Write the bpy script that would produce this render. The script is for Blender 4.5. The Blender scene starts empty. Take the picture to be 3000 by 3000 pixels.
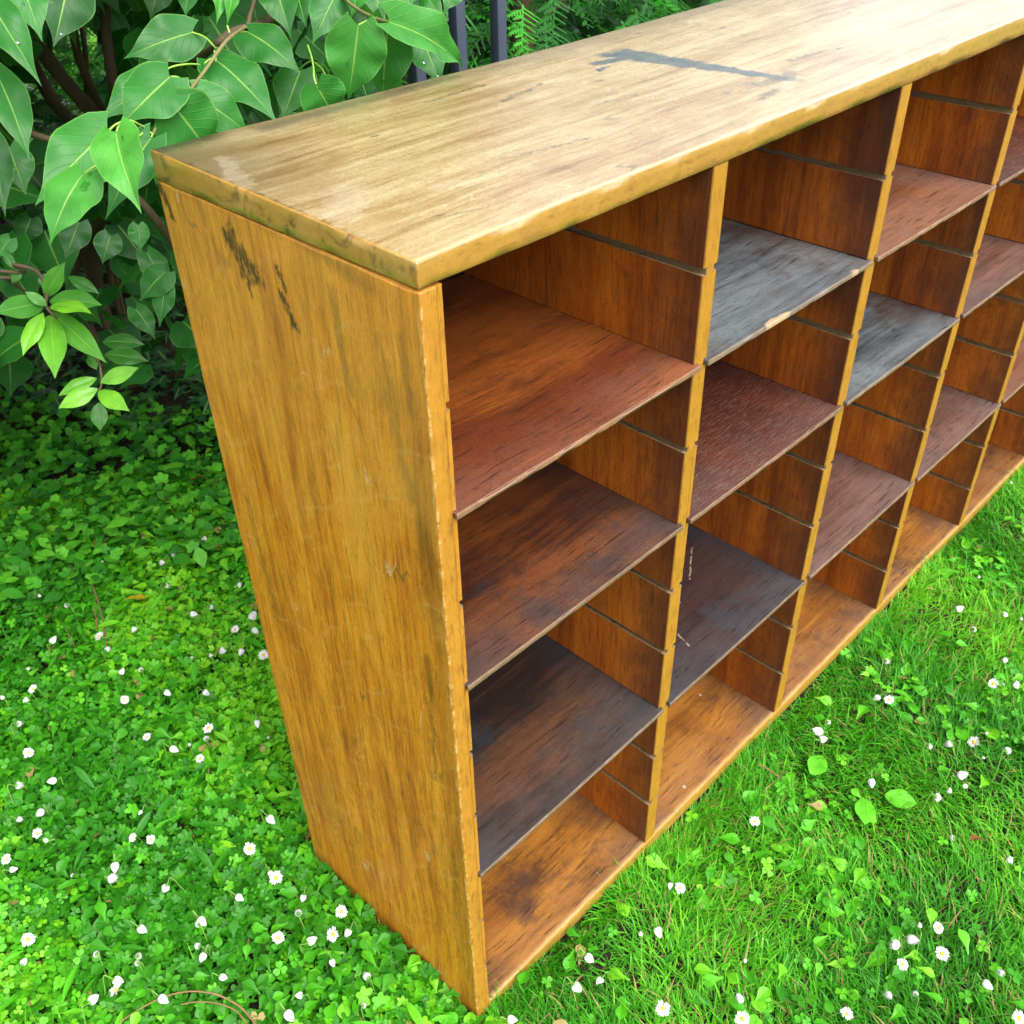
import bpy, math, random
import numpy as np
from mathutils import Vector, Matrix, noise as mnoise
R = math.radians
scn = bpy.context.scene
C = scn.collection
# ------------------------------------------------------------ camera, sky, sun, exposure
CAM = np.array([-0.38718824, -0.46978149, 1.25679601])
FWD = np.array([0.56270761, 0.5646324, -0.60378009])
RGT = np.array([0.69786543, -0.71597264, -0.01915791])
UPV = np.array([0.44310721, 0.41057695, 0.79692068])
cd = bpy.data.cameras.new('camera'); cam = bpy.data.objects.new('camera', cd); C.objects.link(cam)
cam.matrix_world = Matrix([[RGT[i], UPV[i], -FWD[i], CAM[i]] for i in range(3)] + [[0, 0, 0, 1]])
cd.sensor_width = 36; cd.lens = 35.09; cd.clip_start = .02; cd.clip_end = 400
cd.dof.use_dof = True; cd.dof.focus_distance = 0.98; cd.dof.aperture_fstop = 20
scn.camera = cam
scn.render.resolution_x = scn.render.resolution_y = 1024
w = bpy.data.worlds.new('World'); scn.world = w; w.use_nodes = True
wn = w.node_tree; wn.nodes.clear()
SUN_EL, SUN_ROT = 52.0, 184.0          # rotation clockwise from +Y
sky = wn.nodes.new('ShaderNodeTexSky'); sky.sky_type = 'NISHITA'; sky.sun_disc = False
sky.sun_elevation = R(SUN_EL); sky.sun_rotation = R(SUN_ROT); sky.air_density = 1.0; sky.dust_density = 4.0; sky.ozone_density = 1.0
hs = wn.nodes.new('ShaderNodeHueSaturation'); hs.inputs['Saturation'].default_value = .24   # cloud veil: nearly white sky
bg = wn.nodes.new('ShaderNodeBackground'); bg.inputs['Strength'].default_value = .15
wo = wn.nodes.new('ShaderNodeOutputWorld')
wn.links.new(sky.outputs[0], hs.inputs['Color']); wn.links.new(hs.outputs[0], bg.inputs[0]); wn.links.new(bg.outputs[0], wo.inputs[0])
sl = bpy.data.lights.new('sun', 'SUN'); sl.energy = 1.4; sl.angle = R(55); sl.color = (1, .96, .9)
so = bpy.data.objects.new('sun', sl); C.objects.link(so)
LIGHT_AZ, LIGHT_EL = SUN_ROT, SUN_EL
sd = Vector((math.sin(R(LIGHT_AZ)) * math.cos(R(LIGHT_EL)), math.cos(R(LIGHT_AZ)) * math.cos(R(LIGHT_EL)), math.sin(R(LIGHT_EL))))
so.rotation_euler = sd.to_track_quat('Z', 'Y').to_euler(); so.location = (0, 0, 8)
vs = scn.view_settings; vs.view_transform = 'Standard'; vs.look = 'None'; vs.gamma = 1; vs.exposure = 1.52
rng = np.random.default_rng(11); random.seed(5)

# ------------------------------------------------------------ scene helpers
def tag(o, label=None, cat=None, group=None, kind=None):
    if label: o['label'] = label
    if cat: o['category'] = cat
    if group: o['group'] = group
    if kind: o['kind'] = kind
    return o
def empty(name, loc=(0, 0, 0)):
    o = bpy.data.objects.new(name, None); o.location = loc; o.empty_display_size = .02; C.objects.link(o); return o
def link(name, me, mats=(), parent=None):
    for m in mats: me.materials.append(m)
    o = bpy.data.objects.new(name, me); C.objects.link(o)
    if parent: o.parent = parent
    return o
def np_mesh(name, co, faces, uv=None, rnd=None, smooth=True, matidx=None):
    """co (N,3); faces (F,k) one k; uv (N,2) per vertex; rnd (N,) float attribute"""
    me = bpy.data.meshes.new(name); co = np.asarray(co, np.float32); faces = np.asarray(faces, np.int32)
    me.vertices.add(len(co)); me.vertices.foreach_set('co', co.ravel())
    F, k = faces.shape
    me.loops.add(F * k); me.loops.foreach_set('vertex_index', faces.ravel())
    me.polygons.add(F); me.polygons.foreach_set('loop_start', np.arange(F, dtype=np.int32) * k)
    me.polygons.foreach_set('use_smooth', np.full(F, smooth))
    if matidx is not None: me.polygons.foreach_set('material_index', np.asarray(matidx, np.int32))
    if uv is not None:
        l = me.uv_layers.new(name='UVMap'); l.data.foreach_set('uv', np.asarray(uv, np.float32)[faces.ravel()].ravel())
    if rnd is not None:
        a = me.attributes.new('rnd', 'FLOAT', 'POINT'); a.data.foreach_set('value', np.asarray(rnd, np.float32))
    me.update(calc_edges=True); me.validate()
    return me
def join_arr(parts):
    """parts: list of (co, faces, uv, rnd)"""
    off = 0; A, B, U, N = [], [], [], []
    for co, fa, uv, rn in parts:
        A.append(co); B.append(np.asarray(fa) + off); U.append(uv); N.append(rn); off += len(co)
    return np.concatenate(A), np.concatenate(B), np.concatenate(U), np.concatenate(N)
def instance(tv, tf, tuv, mats, offs, rnd):
    """replicate template tv (T,3) with matrices (N,3,3)"""
    N, T = len(offs), len(tv)
    co = np.einsum('nij,tj->nti', mats, tv) + offs[:, None, :]
    fa = tf[None] + (np.arange(N) * T)[:, None, None]
    return co.reshape(-1, 3), fa.reshape(-1, tf.shape[1]), np.tile(tuv, (N, 1)), np.repeat(rnd, T)
def rot_mats(yaw, tilt, roll, s):
    """template y axis = length, z = normal"""
    cy, sy, ct, st, cr, sr = np.cos(yaw), np.sin(yaw), np.cos(tilt), np.sin(tilt), np.cos(roll), np.sin(roll)
    Z = np.zeros_like(yaw); O = np.ones_like(yaw)
    Rz = np.stack([cy, -sy, Z, sy, cy, Z, Z, Z, O], -1).reshape(-1, 3, 3)
    Rx = np.stack([O, Z, Z, Z, ct, -st, Z, st, ct], -1).reshape(-1, 3, 3)
    Ry = np.stack([cr, Z, sr, Z, O, Z, -sr, Z, cr], -1).reshape(-1, 3, 3)
    return (Rz @ Rx @ Ry) * s[:, None, None]
def tube(pts, r0, r1, n=8, sub=4, rough=0.0, seed=0):
    """smooth tapered tube through points -> (co, quads, uv, rnd)"""
    P = np.array(pts, float); m = len(P)
    ext = np.vstack([2 * P[0] - P[1], P, 2 * P[-1] - P[-2]]); Q = []
    for i in range(m - 1):
        a, b, c_, d = ext[i:i + 4]
        for t in np.linspace(0, 1, sub, endpoint=False):
            Q.append(.5 * ((2 * b) + (-a + c_) * t + (2 * a - 5 * b + 4 * c_ - d) * t * t + (-a + 3 * b - 3 * c_ + d) * t ** 3))
    Q.append(P[-1]); Q = np.array(Q); K = len(Q)
    T = np.gradient(Q, axis=0); T /= np.linalg.norm(T, axis=1)[:, None] + 1e-12
    up = np.array([0, 0, 1.]) if abs(T[0][2]) < .9 else np.array([1., 0, 0]); co = []; L = 0; uv = []
    rg = np.random.default_rng(seed)
    for i in range(K):
        u_ = up - T[i] * (up @ T[i]); u_ /= np.linalg.norm(u_); v_ = np.cross(T[i], u_); up = u_
        r = (r0 + (r1 - r0) * i / (K - 1)) * (1 + rough * (rg.random() - .5))
        if i: L += np.linalg.norm(Q[i] - Q[i - 1])
        for j in range(n):
            a = 2 * math.pi * j / n; co.append(Q[i] + r * (math.cos(a) * u_ + math.sin(a) * v_)); uv.append((j / n, L))
    fa = [(i * n + j, i * n + (j + 1) % n, (i + 1) * n + (j + 1) % n, (i + 1) * n + j) for i in range(K - 1) for j in range(n)]
    fa += [(0, n // 4 * 1, n // 2, 3 * n // 4)] + [tuple((K - 1) * n + q for q in (3 * n // 4, n // 2, n // 4, 0))]
    return np.array(co), np.array(fa), np.array(uv), np.full(len(co), rg.random())

# ------------------------------------------------------------ shader helpers
class NT:
    def __init__(s, name, disp=False):
        s.m = bpy.data.materials.new(name); s.m.use_nodes = True; s.t = s.m.node_tree; s.t.nodes.clear()
        s.out = s.t.nodes.new('ShaderNodeOutputMaterial'); s.tc = s.t.nodes.new('ShaderNodeTexCoord'); s.obj = s.tc.outputs['Object']; s.uvo = s.tc.outputs['UV']
    def n(s, ty, **kw):
        x = s.t.nodes.new(ty)
        for k, v in kw.items(): setattr(x, k, v)
        return x
    def put(s, sock, v):
        if isinstance(v, bpy.types.NodeSocket): s.t.links.new(v, sock)
        elif v is not None:
            if isinstance(v, (tuple, list)) and len(v) == 3 and sock.type == 'RGBA': v = (*v, 1)
            sock.default_value = v
    def math(s, op, a, b=None, c=None, clamp=False):
        x = s.n('ShaderNodeMath', operation=op, use_clamp=clamp); s.put(x.inputs[0], a); s.put(x.inputs[1], b); s.put(x.inputs[2], c); return x.outputs[0]
    def mul(s, a, b): return s.math('MULTIPLY', a, b)
    def add(s, a, b): return s.math('ADD', a, b)
    def sub(s, a, b): return s.math('SUBTRACT', a, b)
    def vmap(s, v, sc=(1, 1, 1), loc=(0, 0, 0), rot=(0, 0, 0)):
        x = s.n('ShaderNodeMapping'); s.put(x.inputs['Vector'], v); x.inputs['Scale'].default_value = sc; s.put(x.inputs['Location'], loc); x.inputs['Rotation'].default_value = rot; return x.outputs[0]
    def vadd(s, a, b):
        x = s.n('ShaderNodeVectorMath', operation='ADD'); s.put(x.inputs[0], a); s.put(x.inputs[1], b); return x.outputs[0]
    def noise(s, v, scale=5, detail=4, rough=.55, dist=0, col=False):
        x = s.n('ShaderNodeTexNoise'); s.put(x.inputs['Vector'], v); s.put(x.inputs['Scale'], scale); x.inputs['Detail'].default_value = detail; x.inputs['Roughness'].default_value = rough; x.inputs['Distortion'].default_value = dist
        return x.outputs[1 if col else 0]
    def voro(s, v, scale=5, feature='F1', out='Distance', rand=1):
        x = s.n('ShaderNodeTexVoronoi', feature=feature); s.put(x.inputs['Vector'], v); x.inputs['Scale'].default_value = scale; x.inputs['Randomness'].default_value = rand; return x.outputs[out]
    def step(s, v, a, b):
        x = s.n('ShaderNodeMapRange', interpolation_type='SMOOTHSTEP'); s.put(x.inputs[0], v); s.put(x.inputs[1], a); s.put(x.inputs[2], b)
        return x.outputs[0]
    def mix(s, f, a, b, mode='MIX'):
        x = s.n('ShaderNodeMix', data_type='RGBA', blend_type=mode); s.put(x.inputs[0], f); s.put(x.inputs[6], a); s.put(x.inputs[7], b); return x.outputs[2]
    def sep(s, v):
        x = s.n('ShaderNodeSeparateXYZ'); s.put(x.inputs[0], v); return x.outputs
    def comb(s, a, b, c):
        x = s.n('ShaderNodeCombineXYZ'); s.put(x.inputs[0], a); s.put(x.inputs[1], b); s.put(x.inputs[2], c); return x.outputs[0]
    def attr(s, name):
        x = s.n('ShaderNodeAttribute'); x.attribute_name = name; return x.outputs['Fac']
    def ramp(s, f, stops):
        x = s.n('ShaderNodeValToRGB'); e = x.color_ramp.elements
        while len(e) < len(stops): e.new(.5)
        for q, (p_, c_) in zip(e, stops): q.position = p_; q.color = (*c_, 1)
        s.put(x.inputs[0], f); return x.outputs[0]
    def bump(s, h, dist=.001, strength=1, nrm=None):
        x = s.n('ShaderNodeBump'); x.inputs['Distance'].default_value = dist; x.inputs['Strength'].default_value = strength; s.put(x.inputs['Height'], h)
        if nrm is not None: s.put(x.inputs['Normal'], nrm)
        return x.outputs[0]
    def seg(s, px, py, x0, y0, x1, y1, r):
        """soft mask round a segment in plane coords px,py"""
        dx, dy = x1 - x0, y1 - y0; L2 = dx * dx + dy * dy + 1e-9
        t = s.math('ADD', s.mul(s.sub(px, x0), dx / L2), s.mul(s.sub(py, y0), dy / L2), clamp=True)
        ex = s.sub(px, s.add(s.mul(t, dx), x0)); ey = s.sub(py, s.add(s.mul(t, dy), y0))
        d = s.math('SQRT', s.add(s.mul(ex, ex), s.mul(ey, ey)))
        return s.math('SUBTRACT', 1, s.math('DIVIDE', d, r), clamp=True)
    def bsdf(s, color, rough=.5, normal=None, coat=0, coat_rough=.2, spec=.5, **kw):
        x = s.n('ShaderNodeBsdfPrincipled'); s.put(x.inputs['Base Color'], color); s.put(x.inputs['Roughness'], rough)
        s.put(x.inputs['Specular IOR Level'], spec)
        s.put(x.inputs['Coat Weight'], coat); s.put(x.inputs['Coat Roughness'], coat_rough)
        if normal is not None: s.put(x.inputs['Normal'], normal); s.put(x.inputs['Coat Normal'], normal)
        for k, v in kw.items(): s.put(x.inputs[k.replace('_', ' ')], v)
        return x.outputs[0]
    def done(s, sh): s.t.links.new(sh, s.out.inputs[0]); return s.m

# ------------------------------------------------------------ wood
def grain_base(n, axis, seedsock=None, warp=.012):
    """returns stretched coords along the grain axis and plain coords"""
    v = n.obj
    if seedsock is not None:
        r = n.mul(seedsock, 17.0); v = n.vadd(v, n.comb(r, n.mul(seedsock, 9.3), n.mul(seedsock, 23.1)))
    wn_ = n.noise(v, 6, 2, .5, col=True)
    d = n.n('ShaderNodeVectorMath', operation='MULTIPLY_ADD'); n.put(d.inputs[0], wn_); d.inputs[1].default_value = (warp,) * 3; n.put(d.inputs[2], v)
    sc = {'x': (.06, 1, 1), 'y': (1, .06, 1), 'z': (1, 1, .06)}[axis]
    return n.vmap(d.outputs[0], sc), v

def fine_grain(n, g, v, col, amt=.5, darkc=(.05, .02, .006)):
    # open pores as short dark dashes, hair-fine lighter and darker lines, and a sandy speckle
    a = n.step(n.noise(g, 300, 5, .8, .2), .50, .62)
    col = n.mix(n.mul(a, amt), col, darkc)
    dash = n.step(n.noise(n.vmap(g, (2.6, 1.6, 2.6)), 300, 2, .6), .60, .65)
    col = n.mix(n.mul(dash, amt * .9), col, darkc)
    sp = n.noise(v, 620, 3, .8)
    col = n.mix(n.step(sp, .35, .65), n.mix(.26, col, (0, 0, 0)), n.mix(1.0, col, (1.12, 1.12, 1.12), 'MULTIPLY'))
    return col
def hairlines(n, v, sc, scale, wid, seed):
    q = n.noise(n.vmap(v, sc, (seed, seed * .7, seed * 1.3)), scale, 2, .5, .2)
    l = n.step(n.math('ABSOLUTE', n.sub(q, .5)), wid, wid * .3)
    return n.mul(l, n.step(n.noise(v, 11, 3, .6), .54, .62))
def honey_wood(name, axis, kind):
    n = NT(name)
    g, v = grain_base(n, axis)
    X, Y, Z = n.sep(n.obj)
    broad = n.noise(g, 30, 5, .72, .3)                       # broad figure
    fine = n.noise(g, 120, 6, .78)
    streak = n.step(n.noise(g, 75, 5, .75, .6), .55, .70)
    pores = n.step(n.noise(n.vmap(g, (1, 1, 1)), 420, 2, .5), .62, .72)
    blot = n.noise(n.vmap(v, {'x': (.5, 1, 1), 'y': (1, .5, 1), 'z': (1, 1, .5)}[axis]), 14, 6, .72, .5)
    if kind == 'top': cols = [(0.42, (.19, .098, .030)), (.48, (.31, .19, .075)), (.54, (.39, .27, .125)), (.62, (.48, .365, .20))]
    elif kind == 'side': cols = [(0.42, (.27, .060, .004)), (.49, (.45, .128, .006)), (.55, (.58, .195, .008)), (.63, (.68, .275, .020))]
    else: cols = [(0.4, (.21, .11, .012)), (.5, (.38, .21, .02)), (.6, (.50, .30, .034)), (.7, (.58, .38, .06))]
    f = n.add(n.mul(broad, .38), n.add(n.mul(blot, .30), n.mul(fine, .42)))
    col = n.ramp(f, cols)
    col = n.mix(n.mul(streak, .18 if kind == 'top' else .30), col, (.17, .045, .006) if kind != 'top' else (.17, .095, .04))
    col = fine_grain(n, g, v, col, .27 if kind == 'top' else .46, (.13, .075, .03) if kind == 'top' else (.10, .034, .006))
    hl = hairlines(n, v, (.25, 1, 1) if kind == 'top' else (1, 1, .3), 13, .006, 3.1)
    col = n.mix(n.mul(hl, .55), col, (.06, .035, .02))
    hl2 = hairlines(n, v, (.5, 1.2, 1) if kind == 'top' else (1, 1.2, .5), 17, .005, 8.4)
    col = n.mix(n.mul(hl2, .4), col, (.66, .52, .32))
    col = n.mix(n.mul(n.step(n.noise(v, 3.2, 5, .65, .5), .52, .66), .30), col, (.17, .06, .012))
    spotn = n.step(n.noise(n.vmap(v, {'x': (.35, 1, 1), 'y': (1, .35, 1), 'z': (1, 1, .35)}[axis]), 60, 3, .6), .70, .76)
    col = n.mix(n.mul(spotn, .55), col, (.07, .035, .012))
    wob = n.noise(v, 55, 5, .7); wobb = n.noise(v, 130, 4, .7)
    jx = n.mul(n.sub(wob, .5), .03)
    dark = None; rough_add = None
    def acc(a, b): return b if a is None else n.math('MAXIMUM', a, b)
    if kind == 'top':
        px, py = n.add(X, jx), n.add(Y, n.mul(n.sub(wobb, .5), .02))
        # blue-grey spill: wedge wide near the back edge, thinning towards the front
        edge = n.add(.5, 0)
        wdt = n.math('MULTIPLY_ADD', py, .11, .001)                       # half width grows with y
        ctr = n.math('MULTIPLY_ADD', py, -.12, .548)
        dx = n.math('ABSOLUTE', n.sub(px, ctr))
        spill = n.math('SUBTRACT', 1, n.math('DIVIDE', dx, wdt), clamp=True)
        spill = n.mul(n.step(n.add(spill, n.mul(n.sub(n.noise(v, 90, 5, .8), .5), .5)), .0, .45), n.mul(n.step(n.add(Y, jx), .278, .262), n.step(Y, .03, .075)))
        for (a, b, c_, d_, r_) in [(.47, .247, .50, .24, .012), (.445, .225, .46, .23, .005)]:
            spill = n.math('MAXIMUM', spill, n.step(n.seg(px, py, a, b, c_, d_, r_), .1, .6))
        col = n.mix(n.mul(spill, n.add(.92, n.mul(n.sub(n.noise(v, 45, 4, .7), .5), .7))), col, (.030, .048, .066))
        for (a, b, c_, d_, r_) in [(.50, .075, .56, .07, .02), (.46, .045, .50, .05, .012), (.60, .10, .66, .095, .010), (.30, .22, .37, .235, .006), (.25, .27, .33, .275, .006), (.18, .10, .27, .085, .004), (.36, .145, .40, .14, .004), (.41, .20, .42, .20, .006)]:
            dark = acc(dark, n.mul(n.step(n.add(n.seg(px, py, a, b, c_, d_, r_), n.mul(n.sub(n.noise(n.vmap(v, (.3, 1, 1)), 150, 4, .75, .4), .5), 2.2)), .3, 1.1), .75))
        # worn grey band along the back edge and dirty left end
        band = n.mul(n.step(n.add(Y, n.mul(n.sub(wob, .5), .05)), .27, .335), .62)
        lend = n.mul(n.mul(n.step(n.add(X, jx), .14, -.01), n.step(Y, .08, .30)), .9)
        col = n.mix(n.math('MAXIMUM', band, lend), col, (.105, .062, .030))
        blk = n.step(n.seg(px, py, .0, .333, .05, .333, .03), .1, .9)
        blk = n.math('MAXIMUM', blk, n.mul(n.step(n.seg(px, py, .10, .315, .33, .322, .018), .1, .9), .6))
        col = n.mix(n.mul(blk, .9), col, (.03, .022, .016))
        le = n.mul(n.step(n.add(X, n.mul(n.sub(wobb, .5), .012)), .006, .001), n.step(n.noise(v, 16, 3, .6), .42, .58))
        col = n.mix(n.mul(le, .75), col, (.045, .025, .012))
        pale = n.step(n.add(n.seg(px, py, .02, .10, .05, .135, .035), n.mul(n.sub(wobb, .5), 1.2)), .45, .75)
        pale = n.math('MAXIMUM', pale, n.step(n.add(n.seg(px, py, .005, .20, .03, .27, .02), n.mul(n.sub(wobb, .5), 1.4)), .5, .8))
        pale = n.math('MAXIMUM', pale, n.step(n.add(n.seg(px, py, .10, .09, .12, .085, .02), n.mul(n.sub(wobb, .5), 1.2)), .5, .8))
        col = n.mix(n.mul(pale, .18), col, (.62, .55, .45))
        # pale front arris: rubbed wear plus sky highlight painted into the colour
        ar = n.mul(n.step(n.add(Y, n.mul(n.sub(wobb, .5), .006)), .007, .001), n.step(Z, .992, .9975))
        col = n.mix(n.mul(ar, .75), col, (.66, .52, .30))
        # left end face is warmer
        endf = n.step(X, .003, .0005)
        col = n.mix(n.mul(endf, .8), col, n.mix(n.step(n.noise(v, 30, 4, .7, 1), .5, .68), (.46, .23, .03), (.12, .04, .008)))
        frt = n.step(Y, .0018, .0006)
        ec = n.mix(n.noise(v, 40, 5, .75), (.22, .10, .010), (.39, .205, .026))
        ec = n.mix(n.mul(n.step(n.noise(n.vmap(v, (.35, 1, 1)), 230, 5, .8, .3), .50, .66), .55), ec, (.12, .05, .009))
        ec = n.mix(n.mul(n.step(n.noise(v, 19, 5, .7), .55, .66), .45), ec, (.12, .05, .010))
        ec = n.mix(n.mul(n.step(n.add(Z, n.mul(n.sub(wobb, .5), .006)), .984, .9805), .5), ec, (.10, .045, .010))
        col = n.mix(frt, col, ec)
        vl = n.n('ShaderNodeTexVoronoi', feature='F1'); n.put(vl.inputs['Vector'], n.vmap(n.obj, (13, 38, 13))); vl.inputs['Scale'].default_value = 1
        knk = n.mul(n.step(vl.outputs['Distance'], .13, .05), n.step(n.sep(vl.outputs['Color'])[0], .72, .8))
        col = n.mix(n.mul(knk, .85), col, (.06, .04, .03))
    if kind == 'side':
        py, pz = n.add(Y, n.mul(n.sub(wob, .5), .022)), n.add(Z, n.mul(n.sub(wobb, .5), .02))
        for (a, b, c_, d_, r_) in [(.223, .962, .216, .925, .011), (.216, .935, .213, .912, .006), (.232, .955, .20, .93, .018), (.166, .925, .155, .902, .009), (.160, .93, .168, .95, .007), (.33, .985, .32, .95, .008)]:
            dark = acc(dark, n.step(n.add(n.seg(py, pz, a, b, c_, d_, r_), n.mul(n.sub(n.noise(n.vmap(v, (1, 1, .22)), 170, 4, .75, .4), .5), 2.6)), .32, .95))
        soft = None
        for (a, b, c_, d_, r_) in [(.045, .88, .028, .80, .016), (.022, .94, .018, .88, .010), (.05, .93, .04, .88, .014), (.02, .79, .024, .70, .010), (.327, .22, .31, .03, .010), (.10, .95, .09, .87, .014), (.13, .98, .05, .965, .012), (.27, .975, .25, .93, .012), (.03, .62, .035, .45, .012), (.018, .34, .022, .2, .010), (.3, .66, .29, .5, .012)]:
            soft = acc(soft, n.step(n.add(n.seg(py, pz, a, b, c_, d_, r_), n.mul(n.sub(n.noise(n.vmap(v, (1, 1, .15)), 120, 4, .75, .3), .5), 2.4)), .2, 1.2))
        col = n.mix(n.mul(soft, .62), col, (.10, .026, .006))
        dirt = n.mul(n.step(n.add(Z, n.mul(n.sub(n.noise(v, 25, 4, .7), .5), .09)), .055, -.01), .75)
        dirt = n.math('MAXIMUM', dirt, n.mul(n.step(n.add(Z, n.mul(n.sub(n.noise(v, 25, 4, .7), .5), .03)), .972, .984), .5))
        dirt = n.math('MAXIMUM', dirt, n.mul(n.step(n.add(Y, n.mul(n.sub(n.noise(v, 18, 4, .7), .5), .04)), .325, .345), .5))
        fd = n.mul(n.mul(n.step(n.add(Y, n.mul(n.sub(n.noise(n.vmap(v, (1, 1, .25)), 22, 4, .7), .5), .05)), .036, .010), n.step(Z, .95, .8)), .30)
        dirt = n.math('MAXIMUM', dirt, fd)
        col = n.mix(dirt, col, (.12, .033, .006))
        yl = n.mul(n.step(n.add(Z, n.mul(n.sub(blot, .5), .9)), .55, .95), .32)
        col = n.mix(yl, col, (.50, .30, .06))
        # scratches: thin pale arcs left by a scraper
        wv = n.n('ShaderNodeTexWave', wave_type='BANDS', bands_direction='Z'); n.put(wv.inputs['Vector'], n.vmap(n.obj, (1, 1, 1), rot=(R(28), 0, 0))); wv.inputs['Scale'].default_value = 9; wv.inputs['Distortion'].default_value = 6; wv.inputs['Detail'].default_value = 3
        col = n.mix(n.mul(n.mul(n.step(wv.outputs[0], .93, .99), n.step(n.noise(v, 20, 2), .5, .62)), .12), col, (.62, .42, .14))
        vl = n.n('ShaderNodeTexVoronoi', feature='F1'); n.put(vl.inputs['Vector'], n.vmap(n.obj, (20, 20, 9))); vl.inputs['Scale'].default_value = 1
        chip = n.mul(n.step(n.add(vl.outputs['Distance'], n.mul(n.sub(wobb, .5), .2)), .11, .06), n.step(n.sep(vl.outputs['Color'])[0], .87, .9))
        chip = n.mul(chip, n.step(n.noise(v, 300, 3, .7), .42, .55))
        col = n.mix(n.mul(chip, .7), col, (.52, .40, .24))
        ar = n.mul(n.step(n.add(Y, n.mul(n.sub(wobb, .5), .008)), .0045, .001), n.mul(n.step(X, .003, .001), n.step(n.noise(v, 45, 4, .7), .45, .6)))
        col = n.mix(n.mul(ar, .55), col, (.62, .45, .17))
        frt = n.step(Y, .0022, .0008)
        ec = n.mix(n.noise(v, 30, 5, .75), (.24, .095, .009), (.42, .205, .020))
        ec = n.mix(n.mul(n.step(n.noise(n.vmap(v, (1, 1, .2)), 230, 5, .8, .3), .49, .66), .6), ec, (.10, .038, .007))
        ec = n.mix(n.mul(n.mul(n.step(n.add(X, n.mul(n.sub(wobb, .5), .006)), .003, .0005), n.step(n.noise(v, 60, 3, .7), .45, .6)), .5), ec, (.55, .38, .14))
        col = n.mix(frt, col, ec)
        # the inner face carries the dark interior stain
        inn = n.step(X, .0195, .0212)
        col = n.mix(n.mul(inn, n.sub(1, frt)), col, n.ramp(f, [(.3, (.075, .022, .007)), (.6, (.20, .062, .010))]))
    if dark is not None: col = n.mix(n.mul(dark, .88), col, (.022, .014, .010))
    hgt = n.add(n.mul(fine, .5), n.mul(n.noise(v, 12, 3), 1.6))
    nr = n.bump(hgt, .0009 if kind == 'top' else .0007, .55)
    ro = n.add(.30 if kind == 'top' else .36, n.mul(n.noise(v, 16, 4, .6), .22))
    if kind == 'top': ro = n.add(ro, -.03)
    return n.done(n.bsdf(col, ro, nr, coat=.9 if kind == 'top' else .2, coat_rough=n.add(.14, n.mul(n.noise(v, 22, 5, .7), .28)), spec=.6 if kind == 'top' else .45, Coat_IOR=2.0 if kind == 'top' else 1.5))

def inner_wood():
    """divider boards: stained interior faces, ochre front edge"""
    n = NT('stained_divider_wood'); oi = n.n('ShaderNodeObjectInfo'); g, v = grain_base(n, 'z', oi.outputs['Random'])
    X, Y, Z = n.sep(n.obj)
    broad = n.noise(g, 16, 3, .6, .3); fine = n.noise(g, 120, 5, .7); blot = n.noise(v, 6, 4, .6, .5)
    f = n.add(n.mul(broad, .5), n.add(n.mul(blot, .28), n.mul(fine, .30)))
    col = n.ramp(f, [(.36, (.095, .019, .004)), (.46, (.19, .043, .005)), (.55, (.32, .079, .007)), (.66, (.43, .124, .010))])
    # hand dirt towards the front edge, and general grime
    w_ = n.mul(n.sub(n.noise(v, 14, 5, .7), .5), .14)
    dirt = n.mul(n.step(n.add(Y, w_), .085, .0), .72)
    dirt = n.math('MAXIMUM', dirt, n.mul(n.step(n.noise(v, 9, 5, .7, .3), .56, .72), .55))
    col = n.mix(dirt, col, (.045, .020, .014))
    col = fine_grain(n, g, v, col, .40, (.035, .012, .005))
    spk = n.step(n.noise(v, 260, 2, .6), .66, .72)
    col = n.mix(n.mul(spk, .5), col, (.02, .009, .006))
    vl = n.n('ShaderNodeTexVoronoi', feature='F1'); n.put(vl.inputs['Vector'], n.vmap(v, (24, 16, 34))); vl.inputs['Scale'].default_value = 1
    chip = n.mul(n.step(n.add(vl.outputs['Distance'], n.mul(n.sub(n.noise(v, 160, 3), .5), .25)), .10, .05), n.step(n.sep(vl.outputs['Color'])[0], .90, .93))
    col = n.mix(n.mul(chip, .85), col, (.50, .38, .24))
    frt = n.step(n.add(Y, n.mul(n.sub(n.noise(v, 150, 4, .7), .5), .0016)), .0030, .0014)
    fc = n.mix(n.noise(v, 34, 5, .75), (.20, .09, .009), (.38, .195, .020))
    fc = n.mix(n.mul(n.step(n.noise(n.vmap(v, (1, 1, .22)), 230, 5, .8, .3), .50, .66), .55), fc, (.11, .045, .008))
    ea = n.math('MAXIMUM', n.step(n.add(X, n.mul(n.sub(n.noise(v, 150, 3), .5), .003)), .0022, .0006), n.step(n.add(X, n.mul(n.sub(n.noise(v, 150, 3), .5), .003)), .0195, .0211))
    fc = n.mix(n.mul(ea, .5), fc, (.11, .045, .010))
    col = n.mix(frt, col, fc)
    nr = n.bump(n.add(n.mul(fine, .6), n.noise(v, 40, 3)), .0006, .5)
    return n.done(n.bsdf(col, n.add(.34, n.mul(n.noise(v, 20, 3), .2)), nr, coat=.1, coat_rough=.3, spec=.3))

def groove_mat():
    n = NT('raw_groove_wood'); g, v = grain_base(n, 'y')
    col = n.mix(n.noise(g, 90, 4, .7), (.095, .058, .026), (.25, .175, .095))
    col = n.mix(n.mul(n.step(n.noise(v, 90, 4, .7), .52, .66), .7), col, (.05, .035, .02))
    return n.done(n.bsdf(col, .8, n.bump(n.noise(v, 300, 3), .0005, .6), spec=.2))

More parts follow.
